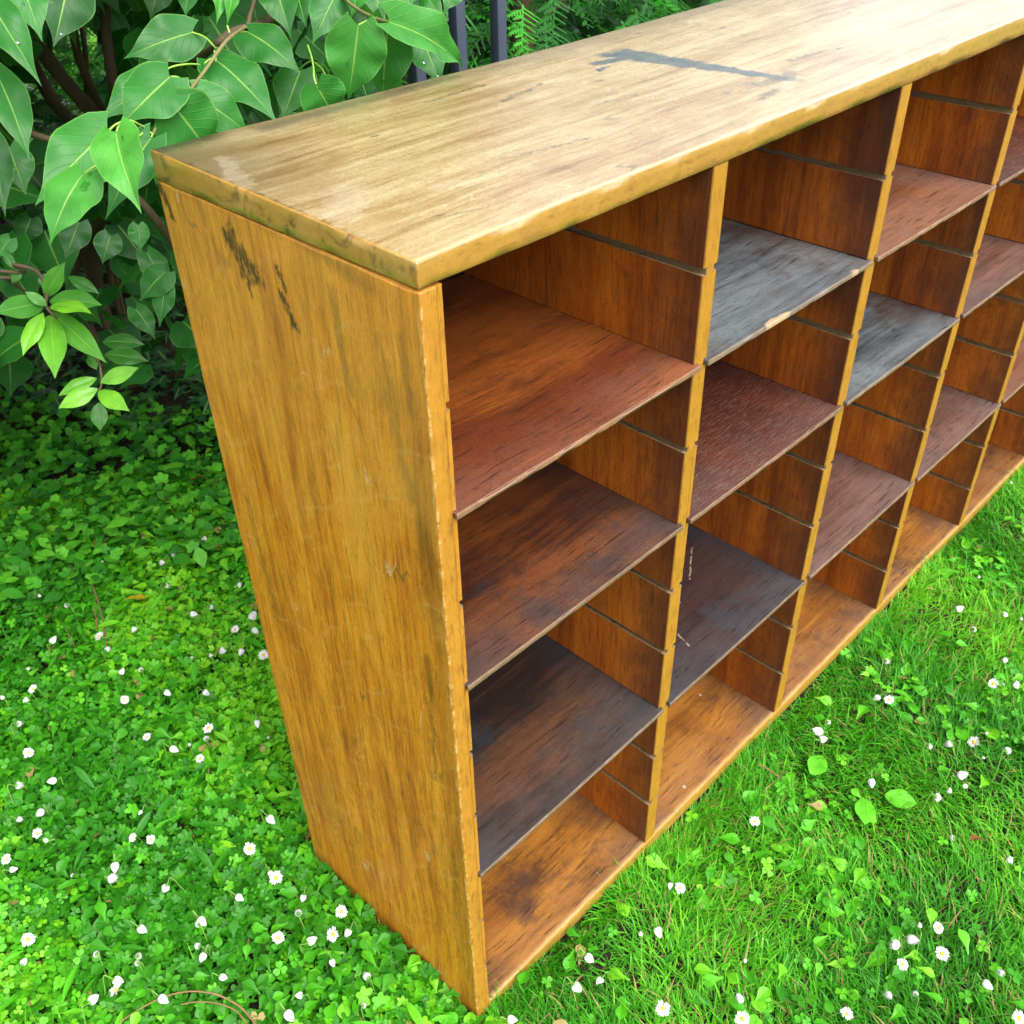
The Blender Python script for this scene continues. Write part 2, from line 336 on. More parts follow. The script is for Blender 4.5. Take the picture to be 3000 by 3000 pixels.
def shelf_mat(name, a, b, dirtc, dirt=.5, rough=.42, period=0, oak=False, scratch=False, chips=False):
    n = NT(name); oi = n.n('ShaderNodeObjectInfo'); g, v = grain_base(n, 'x', oi.outputs['Random'], .02)
    X, Y, Z = n.sep(n.obj)
    if period: X = n.mul(n.math('FRACT', n.mul(n.sub(X, .0214), 1 / .3323)), .3323)
    f = n.add(n.mul(n.noise(g, 16, 3, .6, .3), .45), n.add(n.mul(n.noise(v, 5.5, 4, .6, .4), .35), n.mul(n.noise(g, 110, 5, .7), .28)))
    col = n.mix(n.step(f, .44, .64), a, b)
    # stains: along both ends and in wandering patches
    w_ = n.mul(n.sub(n.noise(v, 9, 5, .65), .5), .16)
    ed = n.math('MAXIMUM', n.step(n.add(X, w_), .07, -.02), n.step(n.add(X, w_), .235, .34))
    ed = n.math('MAXIMUM', ed, n.step(n.noise(v, 7, 5, .7, .4), .50, .66))
    col = n.mix(n.mul(ed, dirt), col, dirtc)
    bl2 = n.step(n.noise(v, 13, 5, .72, .6), .53, .68); col = n.mix(n.mul(bl2, .45), col, tuple(x * .45 for x in dirtc))
    front_sheen = n.mul(n.step(n.add(Y, n.mul(n.sub(n.noise(v, 8, 4, .6), .5), .16)), .085, -.005), .34)  # blue-grey sheen painted into the colour towards the front edge
    col = n.mix(front_sheen, col, tuple(x * .55 + y_ for x, y_ in zip(b, (.055, .060, .064))))
    po = n.step(n.noise(g, 300 if not oak else 210, 3, .6), .58, .68)
    if oak: po = n.step(n.noise(n.vmap(n.obj, (.09, 1, 1)), 520, 3, .7), .52, .62)
    col = n.mix(n.mul(po, .6 if not oak else .10), col, (.016, .008, .006) if not oak else (.42, .25, .17))
    if scratch:
        for (x0, y0, x1, y1) in [(.05, .05, .10, .21), (.10, .04, .155, .235), (.16, .10, .18, .20), (.02, .12, .06, .25), (.21, .12, .27, .16)]:
            q = n.step(n.seg(n.add(X, n.mul(n.sub(n.noise(v, 60, 3), .5), .006)), Y, x0, y0, x1, y1, .0022), .3, .7)
            col = n.mix(n.mul(n.mul(q, n.step(n.noise(v, 150, 3), .42, .55)), .8), col, (.40, .27, .20))
    vl = n.n('ShaderNodeTexVoronoi', feature='F1'); n.put(vl.inputs['Vector'], n.vmap(v, (30, 22, 30))); vl.inputs['Scale'].default_value = 1
    col = fine_grain(n, g, v, col, .24, (.018, .009, .007))
    chip = n.mul(n.step(n.add(vl.outputs['Distance'], n.mul(n.sub(n.noise(v, 200, 3), .5), .25)), .09, .04), n.step(n.sep(vl.outputs['Color'])[0], .86, .9))
    col = n.mix(n.mul(chip, .75), col, (.40, .32, .24))
    frt = n.step(n.add(Y, n.mul(n.sub(n.noise(v, 90, 4, .75), .5), .0018)), -.0022, -.0038)
    col = n.mix(n.mul(frt, .55), col, n.mix(n.noise(v, 120, 3), (.10, .055, .03), (.32, .21, .12)))
    if period:
        ff = n.step(Y, .0024, .0010); ec = n.mix(n.noise(n.vmap(v, (.4, 1, 1)), 150, 5, .8), (.10, .045, .008), (.46, .27, .04))
        lip = n.mul(n.step(n.add(Y, n.mul(n.sub(n.noise(v, 60, 3), .5), .006)), .009, .002), n.step(Z, .020, .0235)); col = n.mix(n.mul(lip, .5), col, (.50, .33, .13)); col = n.mix(ff, col, ec)
    if chips:
        c2 = n.mul(n.step(n.add(Y, n.mul(n.sub(n.noise(v, 40, 4, .7), .5), .016)), .001, -.001), n.step(n.noise(n.vmap(n.obj, (1, .1, .1)), 13, 2), .56, .60))
        col = n.mix(c2, col, n.mix(n.noise(v, 200, 3), (.22, .14, .08), (.46, .33, .20)))
    h = n.add(n.mul(n.noise(g, 110, 4, .7), .5), n.mul(n.noise(v, 14, 4, .6), 1.4))
    if oak: h = n.add(h, n.mul(po, .5))
    nr = n.bump(h, .0009, .6)
    ro = n.add(rough - .1, n.mul(n.noise(v, 18, 5, .7), .24))
    return n.done(n.bsdf(col, ro, nr, coat=.22, coat_rough=.3, spec=.35))

M_TOP = honey_wood('varnished_top_wood', 'x', 'top')
M_SIDE = honey_wood('varnished_side_wood', 'z', 'side')
M_INNER = inner_wood(); M_GROOVE = groove_mat()
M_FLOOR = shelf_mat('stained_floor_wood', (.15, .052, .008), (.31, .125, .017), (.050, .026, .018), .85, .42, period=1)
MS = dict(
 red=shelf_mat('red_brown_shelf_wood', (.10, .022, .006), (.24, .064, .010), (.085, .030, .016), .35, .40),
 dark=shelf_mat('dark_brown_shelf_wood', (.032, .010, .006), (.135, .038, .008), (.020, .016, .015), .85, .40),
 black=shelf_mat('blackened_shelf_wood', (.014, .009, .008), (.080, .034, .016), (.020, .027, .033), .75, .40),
 blue=shelf_mat('blue_grey_painted_sheen_shelf', (.040, .050, .058), (.135, .155, .165), (.070, .038, .024), .7, .42, chips=True),  # blue-grey partly holds the sky's reflection, put into the base colour
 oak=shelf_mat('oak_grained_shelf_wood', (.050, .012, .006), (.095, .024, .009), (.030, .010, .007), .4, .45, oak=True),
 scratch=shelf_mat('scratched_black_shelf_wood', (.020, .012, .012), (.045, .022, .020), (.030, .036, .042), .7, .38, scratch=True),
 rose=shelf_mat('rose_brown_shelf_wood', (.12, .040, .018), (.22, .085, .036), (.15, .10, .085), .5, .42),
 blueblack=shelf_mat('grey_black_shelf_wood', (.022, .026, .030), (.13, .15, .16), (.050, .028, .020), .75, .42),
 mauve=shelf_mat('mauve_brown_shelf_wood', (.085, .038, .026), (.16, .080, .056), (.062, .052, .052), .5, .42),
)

# ------------------------------------------------------------ cabinet
D, TT, SS, W_, DD, BB = .3327, .0207, .02142, .31056, .02174, .0250
NB = 6; LEN = 2 * SS + NB * W_ + (NB - 1) * DD
SLOT = [.884, .787, .692, .594, .501, .404, .303, .212, .115]; SH = .0062; SD = .0052
def grid(a, b, r, n):
    inner = np.linspace(a + r, b - r, n + 1)
    if b - a > .05: inner = np.unique(np.concatenate([inner, [a + r + .0012, a + r + .004, b - r - .004, b - r - .0012]]))
    return np.concatenate([[a, a + .29 * r], inner, [b - .29 * r, b]])
def rbox(lo, hi, r, seg, jit=.0003, chip=.0, seed=0, warp=None):
    """rounded box skinned with a grid, edges softly uneven"""
    ax = [grid(lo[i], hi[i], r, seg[i]) for i in range(3)]; vid = {}; co = []; fa = []
    def V(i, j, k):
        key = (i, j, k)
        if key not in vid: vid[key] = len(co); co.append((ax[0][i], ax[1][j], ax[2][k]))
        return vid[key]
    nx, ny, nz = (len(a) - 1 for a in ax)
    for i in range(nx):
        for j in range(ny):
            fa.append((V(i, j, 0), V(i, j + 1, 0), V(i + 1, j + 1, 0), V(i + 1, j, 0))); fa.append((V(i, j, nz), V(i + 1, j, nz), V(i + 1, j + 1, nz), V(i, j + 1, nz)))
        for k in range(nz):
            fa.append((V(i, 0, k), V(i + 1, 0, k), V(i + 1, 0, k + 1), V(i, 0, k + 1))); fa.append((V(i, ny, k), V(i, ny, k + 1), V(i + 1, ny, k + 1), V(i + 1, ny, k)))
    for j in range(ny):
        for k in range(nz):
            fa.append((V(0, j, k), V(0, j, k + 1), V(0, j + 1, k + 1), V(0, j + 1, k))); fa.append((V(nx, j, k), V(nx, j + 1, k), V(nx, j + 1, k + 1), V(nx, j, k + 1)))
    P = np.array(co); lo_, hi_ = np.array(lo) + r, np.array(hi) - r
    q = np.clip(P, lo_, hi_); d = P - q; L = np.linalg.norm(d, axis=1); m = L > 1e-9
    nonaxis = (np.abs(d) > 1e-9).sum(1) >= 2
    P[m] = q[m] + d[m] / L[m][:, None] * r
    for i in range(len(P)):
        p_ = Vector(P[i]) + Vector((seed * 3.1, seed * 1.7, 0))
        a = mnoise.noise(p_ * 9) * jit + mnoise.noise(p_ * 45) * jit * .5
        if nonaxis[i]:
            c_ = mnoise.noise(p_ * 38); 
            a -= max(0, c_ - .12) * chip
        dn = d[i] / (L[i] + 1e-12); P[i] += dn * a
    if warp is not None: P = warp(P)
    return P, np.array(fa)
def board(name, lo, hi, mats, parent, r=.0016, seg=(10, 10, 4), label=None, origin=None, **kw):
    P, f = rbox(lo, hi, r, seg, **kw)
    me = np_mesh(name, P, f, smooth=True)
    o = link(name, me, mats, parent)
    if label: o['label'] = label
    return o
cab = empty('pigeonhole_cabinet'); tag(cab, 'long open varnished pine cabinet with rows of dark pigeonhole shelves standing on the lawn', 'cabinet')
def top_warp(P):
    x, y, z = P[:, 0], P[:, 1], P[:, 2]
    k = np.exp(-np.maximum(x, 0) / .12); b = y / D
    up = z > .99
    P[:, 2] += np.where(up, k * (-.0016 * (1 - b) + .0026 * b), k * (.0016 * (1 - b) - .0010 * b))
    P[:, 2] += np.where(up, .0009 * np.sin(x * 7 + 1), 0)
    return P
board('top_board', (0, 0, 1 - TT), (LEN, D, 1), [M_TOP], cab, .0009, (190, 26, 3), jit=.0003, chip=.0045, warp=top_warp)
# sides: the inner edge of the side carries the same nine grooves as the dividers
def slotted(name, x0, x1, z0, z1, left, right, mat, seed, y1=D - .008, y0=0.0012):
    """board cut with shelf grooves; section drawn in x-z and swept along y"""
    rg = random.Random(seed); pts = []
    def J(): return rg.uniform(-.0006, .0006)
    rpts = []
    for zs in sorted(SLOT):
        h = SH / 2 + .0006
        rpts += [(zs - h + J(), 1), (zs + h + J(), -1)]
    prof = [(x0, z0, 0)]; 
    # right face going up
    prof.append((x1, z0, 0))
    if right:
        for i in range(0, len(rpts), 2):
            za, zb = rpts[i][0], rpts[i + 1][0]
            prof += [(x1 + J() * .4, za, 0), (x1 - SD, za - .0004, 1), (x1 - SD, zb, 1), (x1 + J() * .4, zb, 1)]
    prof.append((x1, z1, 0)); prof.append((x0, z1, 0))
    if left:
        for i in range(len(rpts) - 2, -1, -2):
            za, zb = rpts[i][0], rpts[i + 1][0]
            prof += [(x0 + J() * .4, zb, 0), (x0 + SD, zb, 1), (x0 + SD, za - .0004, 1), (x0 + J() * .4, za, 1)]
    N = len(prof); ys = [y0, y0 + .0009] + list(np.linspace(y0 + .02, y1, 10)); co = []; fa = []; mi = []
    cx = (x0 + x1) / 2
    for q, y in enumerate(ys):
        for (x, z, s_) in prof:
            xx = x
            if q == 0: xx = x + (.0008 if x < cx else -.0008)      # softened arris
            xx += mnoise.noise(Vector((seed * 5 + (0 if x < cx else 3), y * 12, z * 9))) * .0004
            co.append((xx, y + (mnoise.noise(Vector((seed, z * 14, x * 20))) * .0006 if q < 2 else 0), z))
    for q in range(len(ys) - 1):
        for i in range(N):
            j = (i + 1) % N; fa.append((q * N + i, q * N + j, (q + 1) * N + j, (q + 1) * N + i))
            mi.append(1 if (prof[i][2] == 1 or (prof[j][2] == 1 and prof[i][2] == 0 and prof[j][0] != prof[i][0])) and abs(prof[i][1] - prof[j][1]) < .02 else 0)
    me = bpy.data.meshes.new(name)
    me.from_pydata([tuple(c_) for c_ in co], [], [tuple(reversed(f)) for f in fa] + [tuple(range(N)), tuple(range((len(ys) - 1) * N, len(ys) * N))[::-1]])
    for k_, p_ in enumerate(me.polygons): p_.material_index = mi[k_] if k_ < len(mi) else 0
    me.update(); return me
# ---- plant placement, world coordinates in metres
LILAC=[
(0.004,0.410,1.003,-0.080,0.398,0.963,-0.183,-0.769,0.613,0.057,0.55,0.10),
(-0.057,0.339,0.996,-0.104,0.325,0.955,-0.511,-0.435,0.741,0.046,0.75,0.10),
(-0.028,0.324,1.025,-0.049,0.269,0.979,-0.594,-0.371,0.714,0.043,0.90,0.25),
(0.032,0.391,0.994,-0.032,0.380,0.941,-0.385,-0.696,0.606,0.037,0.30,0.10),
(0.069,0.406,1.010,0.102,0.418,0.953,0.055,-0.983,-0.177,0.065,0.55,0.10),
(0.118,0.456,1.003,0.160,0.437,0.958,-0.131,-0.950,0.285,0.044,0.50,0.10),
(0.078,0.420,1.032,0.017,0.414,1.003,-0.302,-0.589,0.749,0.056,0.45,0.10),
(0.108,0.497,1.016,0.039,0.500,0.987,-0.288,-0.723,0.628,0.043,0.40,0.10),
(0.165,0.521,1.042,0.095,0.539,1.027,-0.317,-0.806,0.501,0.047,0.30,0.15),
(0.169,0.494,1.020,0.184,0.423,0.968,-0.185,-0.608,0.772,0.056,0.40,0.10),
(0.251,0.558,1.024,0.271,0.499,0.987,-0.279,-0.575,0.769,0.055,0.35,0.05),
(0.297,0.536,0.980,0.258,0.527,0.936,-0.520,-0.628,0.579,0.050,0.30,0.10),
(0.222,0.402,1.001,0.245,0.408,0.961,-0.292,-0.907,-0.305,0.048,0.60,0.20),
(-0.048,0.457,1.114,-0.049,0.392,1.053,-0.258,-0.663,0.703,0.034,0.35,0.10),
(-0.054,0.466,1.052,-0.067,0.416,0.993,0.036,-0.764,0.644,0.037,0.35,0.10),
(0.005,0.511,1.116,-0.006,0.472,1.068,-0.265,-0.710,0.652,0.038,0.50,0.10),
(0.081,0.578,1.100,0.039,0.561,1.044,-0.079,-0.937,0.342,0.057,0.05,0.10),
(-0.033,0.552,0.969,-0.042,0.521,0.932,-0.133,-0.747,0.652,0.036,0.25,0.10),
(-0.052,0.535,0.985,-0.075,0.495,0.927,-0.195,-0.776,0.600,0.030,0.10,0.10),
(0.245,0.645,1.067,0.222,0.632,1.033,-0.548,-0.582,0.601,0.030,0.30,0.10),
(0.207,0.524,1.084,0.185,0.507,1.048,0.019,-0.905,0.425,0.019,0.75,0.20),
(0.217,0.511,1.081,0.192,0.499,1.047,-0.400,-0.738,0.543,0.016,0.70,0.30),
(0.308,0.581,1.065,0.293,0.539,1.013,-0.438,-0.642,0.629,0.045,0.30,0.20),
(0.337,0.583,1.061,0.323,0.550,1.017,-0.654,-0.491,0.576,0.034,0.30,0.10),
(0.323,0.489,1.059,0.281,0.484,1.017,-0.419,-0.768,0.484,0.042,0.40,0.10),
(0.264,0.379,1.051,0.257,0.399,0.980,-0.539,-0.824,-0.174,0.061,0.65,0.25),
(0.305,0.384,1.045,0.304,0.404,0.963,-0.885,-0.453,-0.102,0.056,0.50,0.10),
(0.293,0.367,1.051,0.403,0.382,0.984,0.320,-0.887,0.333,0.048,0.65,0.30),
(0.394,0.437,1.011,0.385,0.399,0.967,-0.464,-0.620,0.633,0.039,0.35,0.10),
(0.342,0.466,1.072,0.317,0.458,1.041,-0.692,-0.328,0.643,0.039,0.60,0.10),
(0.432,0.473,1.046,0.434,0.442,1.020,-0.603,-0.548,0.580,0.023,0.40,0.10),
(0.347,0.535,1.058,0.347,0.509,1.034,-0.592,-0.550,0.589,0.034,0.50,0.10),
(0.341,0.483,0.971,0.334,0.464,0.947,-0.796,-0.346,0.496,0.029,0.20,0.10),
(0.159,0.835,0.750,0.134,0.827,0.719,-0.346,-0.799,0.492,0.037,0.15,0.10),
(0.127,0.671,0.816,0.115,0.656,0.790,-0.213,-0.792,0.573,0.025,0.50,0.10),
(0.104,0.579,0.791,0.068,0.586,0.764,-0.575,-0.521,0.631,0.039,0.35,0.10),
(0.097,0.572,0.778,0.071,0.558,0.740,-0.525,-0.610,0.594,0.026,0.35,0.10),
(0.100,0.678,0.714,0.100,0.644,0.682,-0.082,-0.681,0.728,0.029,0.25,0.10),
(0.524,0.516,1.040,0.496,0.513,1.011,-0.460,-0.717,0.523,0.029,0.40,0.10),
(0.303,0.823,1.039,0.273,0.813,1.001,-0.415,-0.737,0.533,0.038,0.10,0.10),
(0.408,0.478,1.063,0.398,0.459,1.035,-0.420,-0.662,0.621,0.041,0.55,0.10),
(0.421,0.538,1.048,0.401,0.525,1.017,-0.295,-0.795,0.530,0.039,0.40,0.10),
(-0.054,0.567,0.881,-0.073,0.568,0.865,-0.538,-0.620,0.571,0.021,0.50,0.10),
(0.162,0.744,0.750,0.160,0.699,0.707,-0.062,-0.696,0.716,0.036,0.20,0.10),
(0.157,0.923,0.747,0.120,0.915,0.706,-0.345,-0.818,0.460,0.043,0.12,0.10),
(0.148,1.076,0.717,0.119,1.070,0.684,-0.441,-0.729,0.524,0.041,0.12,0.10),
(0.192,1.142,0.654,0.195,1.097,0.614,-0.420,-0.613,0.670,0.044,0.12,0.10)]
PRIVET=[
(-0.072,0.469,0.855,-0.051,0.449,0.889,-0.794,-0.591,0.142,0.019,0.55,0.12),
(-0.078,0.457,0.854,-0.128,0.447,0.865,0.272,-0.724,0.634,0.025,0.40,0.12),
(-0.081,0.445,0.857,-0.093,0.454,0.872,-0.106,-0.881,0.462,0.011,0.50,0.12),
(-0.074,0.454,0.856,-0.045,0.408,0.856,-0.445,-0.268,0.855,0.027,0.45,0.12),
(-0.083,0.432,0.860,-0.066,0.383,0.863,-0.168,0.003,0.986,0.021,0.90,0.12),
(-0.090,0.434,0.856,-0.126,0.412,0.834,-0.251,-0.424,0.870,0.019,0.90,0.12),
(-0.080,0.449,0.845,-0.115,0.383,0.817,0.097,-0.427,0.899,0.027,0.75,0.12),
(-0.074,0.459,0.843,-0.066,0.383,0.813,-0.409,-0.373,0.833,0.024,0.60,0.12),
(-0.069,0.473,0.829,-0.062,0.418,0.800,-0.014,-0.470,0.883,0.020,0.45,0.12),
(-0.078,0.379,0.799,-0.047,0.360,0.809,-0.555,-0.536,0.636,0.017,0.85,0.12),
(-0.072,0.402,0.792,-0.108,0.411,0.785,-0.316,-0.571,0.758,0.016,0.75,0.12),
(-0.079,0.388,0.789,-0.116,0.398,0.780,-0.335,-0.646,0.685,0.018,0.95,0.12),
(-0.080,0.387,0.787,-0.071,0.349,0.777,-0.435,-0.331,0.837,0.019,0.90,0.12),
(-0.060,0.435,0.801,-0.062,0.423,0.789,-0.457,-0.616,0.642,0.012,0.50,0.12),
(0.048,0.682,0.669,0.082,0.639,0.661,-0.272,-0.389,0.880,0.027,0.20,0.12),
(0.088,0.783,0.636,0.126,0.741,0.631,-0.349,-0.399,0.848,0.028,0.12,0.12),
(0.041,0.706,0.768,0.058,0.671,0.750,-0.156,-0.501,0.852,0.018,0.15,0.12),
(0.032,0.708,0.596,0.017,0.692,0.566,-0.352,-0.731,0.585,0.023,0.40,0.12),
(-0.064,0.567,0.871,-0.064,0.551,0.856,-0.406,-0.624,0.668,0.010,0.15,0.12),
(-0.044,0.598,0.836,-0.057,0.598,0.825,-0.525,-0.643,0.558,0.011,0.40,0.12),
(-0.011,0.628,0.812,-0.020,0.621,0.797,-0.021,-0.897,0.442,0.014,0.20,0.12)]
STEMS=[
('branch',0.0018,0.0012,[(0.234,0.534,1.035),(0.185,0.493,1.035),(0.141,0.468,1.019),(0.112,0.450,1.010),(0.099,0.441,1.005),(0.081,0.431,0.996),(0.059,0.420,0.998),(0.039,0.400,0.994)]),
('branch',0.0050,0.0035,[(0.361,0.655,1.018),(0.288,0.590,1.022),(0.251,0.589,1.020),(0.229,0.597,1.007),(0.309,0.801,0.940),(0.365,0.991,0.839),(0.430,1.177,0.742)]),
('branch',0.0028,0.0020,[(0.264,0.579,1.022),(0.274,0.583,1.036),(0.287,0.586,1.051)]),
('branch',0.0020,0.0015,[(0.301,0.374,1.048),(0.299,0.396,1.050),(0.310,0.442,1.053),(0.337,0.510,1.059)]),
('stem',0.0100,0.0160,[(0.369,1.461,0.951),(0.364,1.425,0.913),(0.366,1.422,0.879),(0.386,1.382,0.811),(0.419,1.370,0.747),(0.458,1.423,0.668)]),
('stem',0.0070,0.0090,[(0.438,1.394,0.954),(0.437,1.418,0.892),(0.433,1.416,0.837),(0.440,1.401,0.763),(0.469,1.435,0.656)]),
('stem',0.0080,0.0100,[(0.403,1.191,0.979),(0.399,1.214,0.914),(0.394,1.217,0.863),(0.395,1.225,0.821),(0.454,1.338,0.667)]),
('stem',0.0110,0.0130,[(0.426,1.641,0.842),(0.423,1.599,0.800),(0.427,1.575,0.748),(0.445,1.567,0.707),(0.475,1.534,0.621)]),
('stem',0.0060,0.0060,[(0.626,1.802,0.848),(0.598,1.757,0.779),(0.546,1.697,0.675),(0.526,1.612,0.577)]),
('branch',0.0040,0.0040,[(0.099,0.873,0.895),(0.098,0.823,0.898),(0.131,0.822,0.877),(0.239,0.964,0.780),(0.363,1.154,0.659)]),
('branch',0.0050,0.0060,[(0.226,0.889,0.780),(0.232,0.862,0.761),(0.257,0.872,0.711),(0.304,0.917,0.630)]),
('twig_p',0.0011,0.0014,[(-0.083,0.556,0.860),(-0.070,0.533,0.868),(-0.060,0.504,0.866),(-0.068,0.470,0.860),(-0.078,0.456,0.854),(-0.078,0.449,0.847),(-0.068,0.439,0.822),(-0.064,0.410,0.807),(-0.069,0.394,0.804),(-0.074,0.388,0.793),(-0.079,0.386,0.788)]),
('twig_p',0.0016,0.0016,[(-0.068,0.615,0.830),(-0.056,0.614,0.824),(-0.034,0.633,0.795),(-0.009,0.659,0.761)])]
PETIOLES=[[(-0.028,0.324,1.025),(-0.019,0.334,1.027),(0.012,0.379,1.015),(0.032,0.399,1.002),(0.039,0.400,0.994)],
[(0.004,0.410,1.003),(0.017,0.417,1.005),(0.026,0.410,1.007),(0.034,0.404,1.001)],
[(0.032,0.391,0.994),(0.039,0.400,0.994)],
[(-0.057,0.339,0.996),(-0.032,0.364,0.993),(0.008,0.382,0.997),(0.035,0.401,0.999)],
[(0.069,0.406,1.010),(0.067,0.414,1.007),(0.060,0.421,1.000)],
[(0.108,0.497,1.016),(0.116,0.488,1.023),(0.128,0.479,1.025),(0.134,0.464,1.026)],
[(0.078,0.420,1.032),(0.088,0.425,1.029),(0.101,0.438,1.020),(0.112,0.450,1.010)],
[(0.169,0.494,1.020),(0.157,0.483,1.024),(0.146,0.476,1.023)],
[(0.165,0.521,1.042),(0.169,0.506,1.039),(0.166,0.485,1.033)],
[(0.118,0.456,1.003),(0.113,0.455,1.006)],
[(0.172,0.498,1.027),(0.169,0.493,1.020),(0.164,0.491,1.013)],
[(0.250,0.444,1.016),(0.234,0.420,1.011),(0.224,0.407,1.007),(0.222,0.402,1.001)],
[(0.283,0.520,0.985),(0.274,0.490,0.998),(0.255,0.451,1.010)],
[(0.249,0.441,1.012),(0.264,0.448,1.000),(0.269,0.446,0.986)],
[(0.264,0.379,1.051),(0.279,0.384,1.052),(0.299,0.396,1.050)],
[(0.305,0.384,1.045),(0.298,0.379,1.049)],
[(0.293,0.367,1.051),(0.297,0.380,1.050)],
[(0.394,0.437,1.011),(0.349,0.415,1.031),(0.305,0.387,1.047)],
[(0.251,0.558,1.024),(0.250,0.574,1.022)],
[(0.192,0.499,1.047),(0.191,0.495,1.041)],
[(0.271,0.478,1.018),(0.250,0.444,1.016)]]
DAISIES=[(0.049,1.315,'s',4,53),(0.059,1.307,'s',4,53),(0.106,1.155,'s',10,55),(0.176,1.052,'c',16,55),
(0.207,1.063,'c',17,54),(0.138,1.034,'s',15,57),(0.152,0.983,'c',16,57),(0.276,1.057,'c',20,53),
(0.250,1.103,'s',18,53),(0.250,0.896,'c',23,57),(-0.002,1.074,'c',7,59),(0.177,0.876,'c',21,59),
(0.140,0.875,'c',19,60),(0.207,0.788,'c',25,61),(0.196,0.765,'c',25,61),(0.174,0.789,'o',23,62),
(0.048,0.929,'c',13,61),(-0.068,0.995,'c',5,63),(-0.003,0.947,'o',10,62),(-0.007,0.912,'c',11,63),
(0.120,0.755,'c',22,64),(0.109,0.777,'s',20,64),(0.145,0.731,'c',24,64),(0.166,0.702,'o',26,64),
(-0.016,0.847,'c',12,65),(0.008,0.824,'c',14,65),(0.087,0.799,'s',19,64),(-0.025,1.144,'s',4,58),
(-0.119,0.985,'s',3,65),(-0.152,0.910,'c',3,68),(-0.143,0.914,'o',3,68),(-0.044,0.789,'o',12,68),
(0.057,0.703,'c',20,67),(0.011,0.744,'c',16,68),(-0.186,0.858,'c',2,71),(-0.060,0.692,'o',14,72),
(0.076,0.581,'c',25,71),(0.013,0.621,'o',20,72),(0.005,0.611,'c',20,72),(-0.048,0.631,'c',17,73),
(-0.019,0.632,'s',19,73),(-0.022,0.593,'o',20,74),(-0.209,0.792,'o',3,74),(0.079,0.559,'s',26,72),
(-0.241,0.728,'c',2,77),(-0.200,0.711,'c',5,76),(-0.239,0.668,'c',4,79),(-0.271,0.688,'c',2,80),
(-0.013,0.405,'c',27,80),(-0.080,0.516,'s',19,79),(-0.258,0.644,'o',4,81),(-0.169,0.534,'o',13,82),
(-0.154,0.517,'o',14,82),(-0.062,0.395,'o',24,83),(-0.306,0.628,'o',1,84),(-0.312,0.612,'c',1,85),
(-0.211,0.503,'c',11,85),(-0.220,0.480,'c',11,86),(-0.260,0.621,'s',4,83),(-0.069,0.342,'c',26,85),
(-0.065,0.318,'o',27,86),(-0.054,0.277,'c',30,88),(-0.114,0.336,'c',24,88),(-0.072,0.263,'c',29,89),
(-0.176,0.417,'c',17,87),(-0.186,0.413,'s',16,88),(-0.232,0.397,'c',14,91),(-0.176,0.348,'c',19,90),
(-0.168,0.343,'c',20,90),(-0.188,0.321,'c',20,92),(-0.200,0.304,'c',20,94),(-0.116,0.250,'o',27,92),
(-0.087,0.215,'c',31,92),(-0.062,0.207,'o',32,91),(-0.085,0.173,'c',33,94),(-0.346,0.484,'o',3,92),
(-0.357,0.466,'c',2,94),(-0.293,0.408,'c',9,93),(-0.258,0.364,'c',13,94),(-0.252,0.360,'c',14,93),
(-0.191,0.260,'c',22,95),(-0.300,0.344,'o',11,97),(-0.291,0.350,'c',11,96),(-0.327,0.351,'c',9,98),
(-0.258,0.291,'c',16,97),(-0.136,0.175,'c',29,97),(-0.162,0.159,'c',28,99),(-0.255,0.545,'s',7,86),
(-0.183,0.941,'s',0,68),(-0.139,0.573,'s',14,79),(-0.035,0.219,'o',34,89),(-0.050,0.192,'c',34,91),
(-0.066,0.125,'c',36,96),(-0.091,0.104,'c',36,98),(0.301,-0.066,'c',66,86),(0.302,-0.080,'o',66,87),
(0.229,-0.094,'c',64,91),(0.219,-0.083,'s',63,92),(0.142,-0.061,'c',58,94),(0.132,-0.084,'c',59,96),
(0.100,-0.075,'c',56,97),(0.155,-0.160,'o',64,99),(0.022,-0.037,'c',50,99),(0.799,-0.102,'c',86,68),
(0.811,-0.118,'o',87,68),(0.699,-0.078,'c',81,71),(0.659,-0.077,'c',80,72),(0.660,-0.089,'c',80,72),
(0.632,-0.179,'c',85,77),(0.464,-0.094,'o',74,80),(0.762,-0.214,'c',91,73),(0.782,-0.230,'c',93,73),
(0.810,-0.257,'o',95,73),(0.858,-0.263,'s',96,72),(0.823,-0.306,'c',98,74),(0.808,-0.282,'s',96,74),
(0.735,-0.276,'c',94,76),(0.733,-0.281,'s',94,77),(0.702,-0.271,'c',93,77),(0.675,-0.264,'c',91,78),
(0.638,-0.307,'c',93,81),(0.653,-0.376,'c',98,84),(0.428,-0.332,'c',88,92),(0.440,-0.345,'c',89,93),
(0.410,-0.343,'o',88,94),(0.477,-0.336,'s',90,91),(0.491,-0.357,'o',92,91),(0.452,-0.381,'o',92,94),
(0.482,-0.442,'c',98,95),(0.392,-0.374,'c',90,97),(0.361,-0.349,'c',87,97),(0.451,-0.436,'c',96,97),
(0.236,-0.225,'c',73,97),(0.301,-0.329,'o',83,99),(0.214,-0.244,'o',73,100),(0.439,-0.474,'o',99,100),
(0.285,-0.200,'s',73,94),(0.951,-0.229,'o',97,67),(0.967,-0.254,'c',99,67),(0.978,-0.238,'s',98,67),
(1.122,-0.171,'c',98,60),(1.079,-0.104,'c',93,60),(1.207,-0.094,'s',96,56),(1.024,-0.215,'c',98,64),
(1.044,-0.149,'c',95,62),(0.878,-0.083,'c',87,65),(1.543,-0.010,'s',99,47),(1.148,-0.195,'s',100,60)]
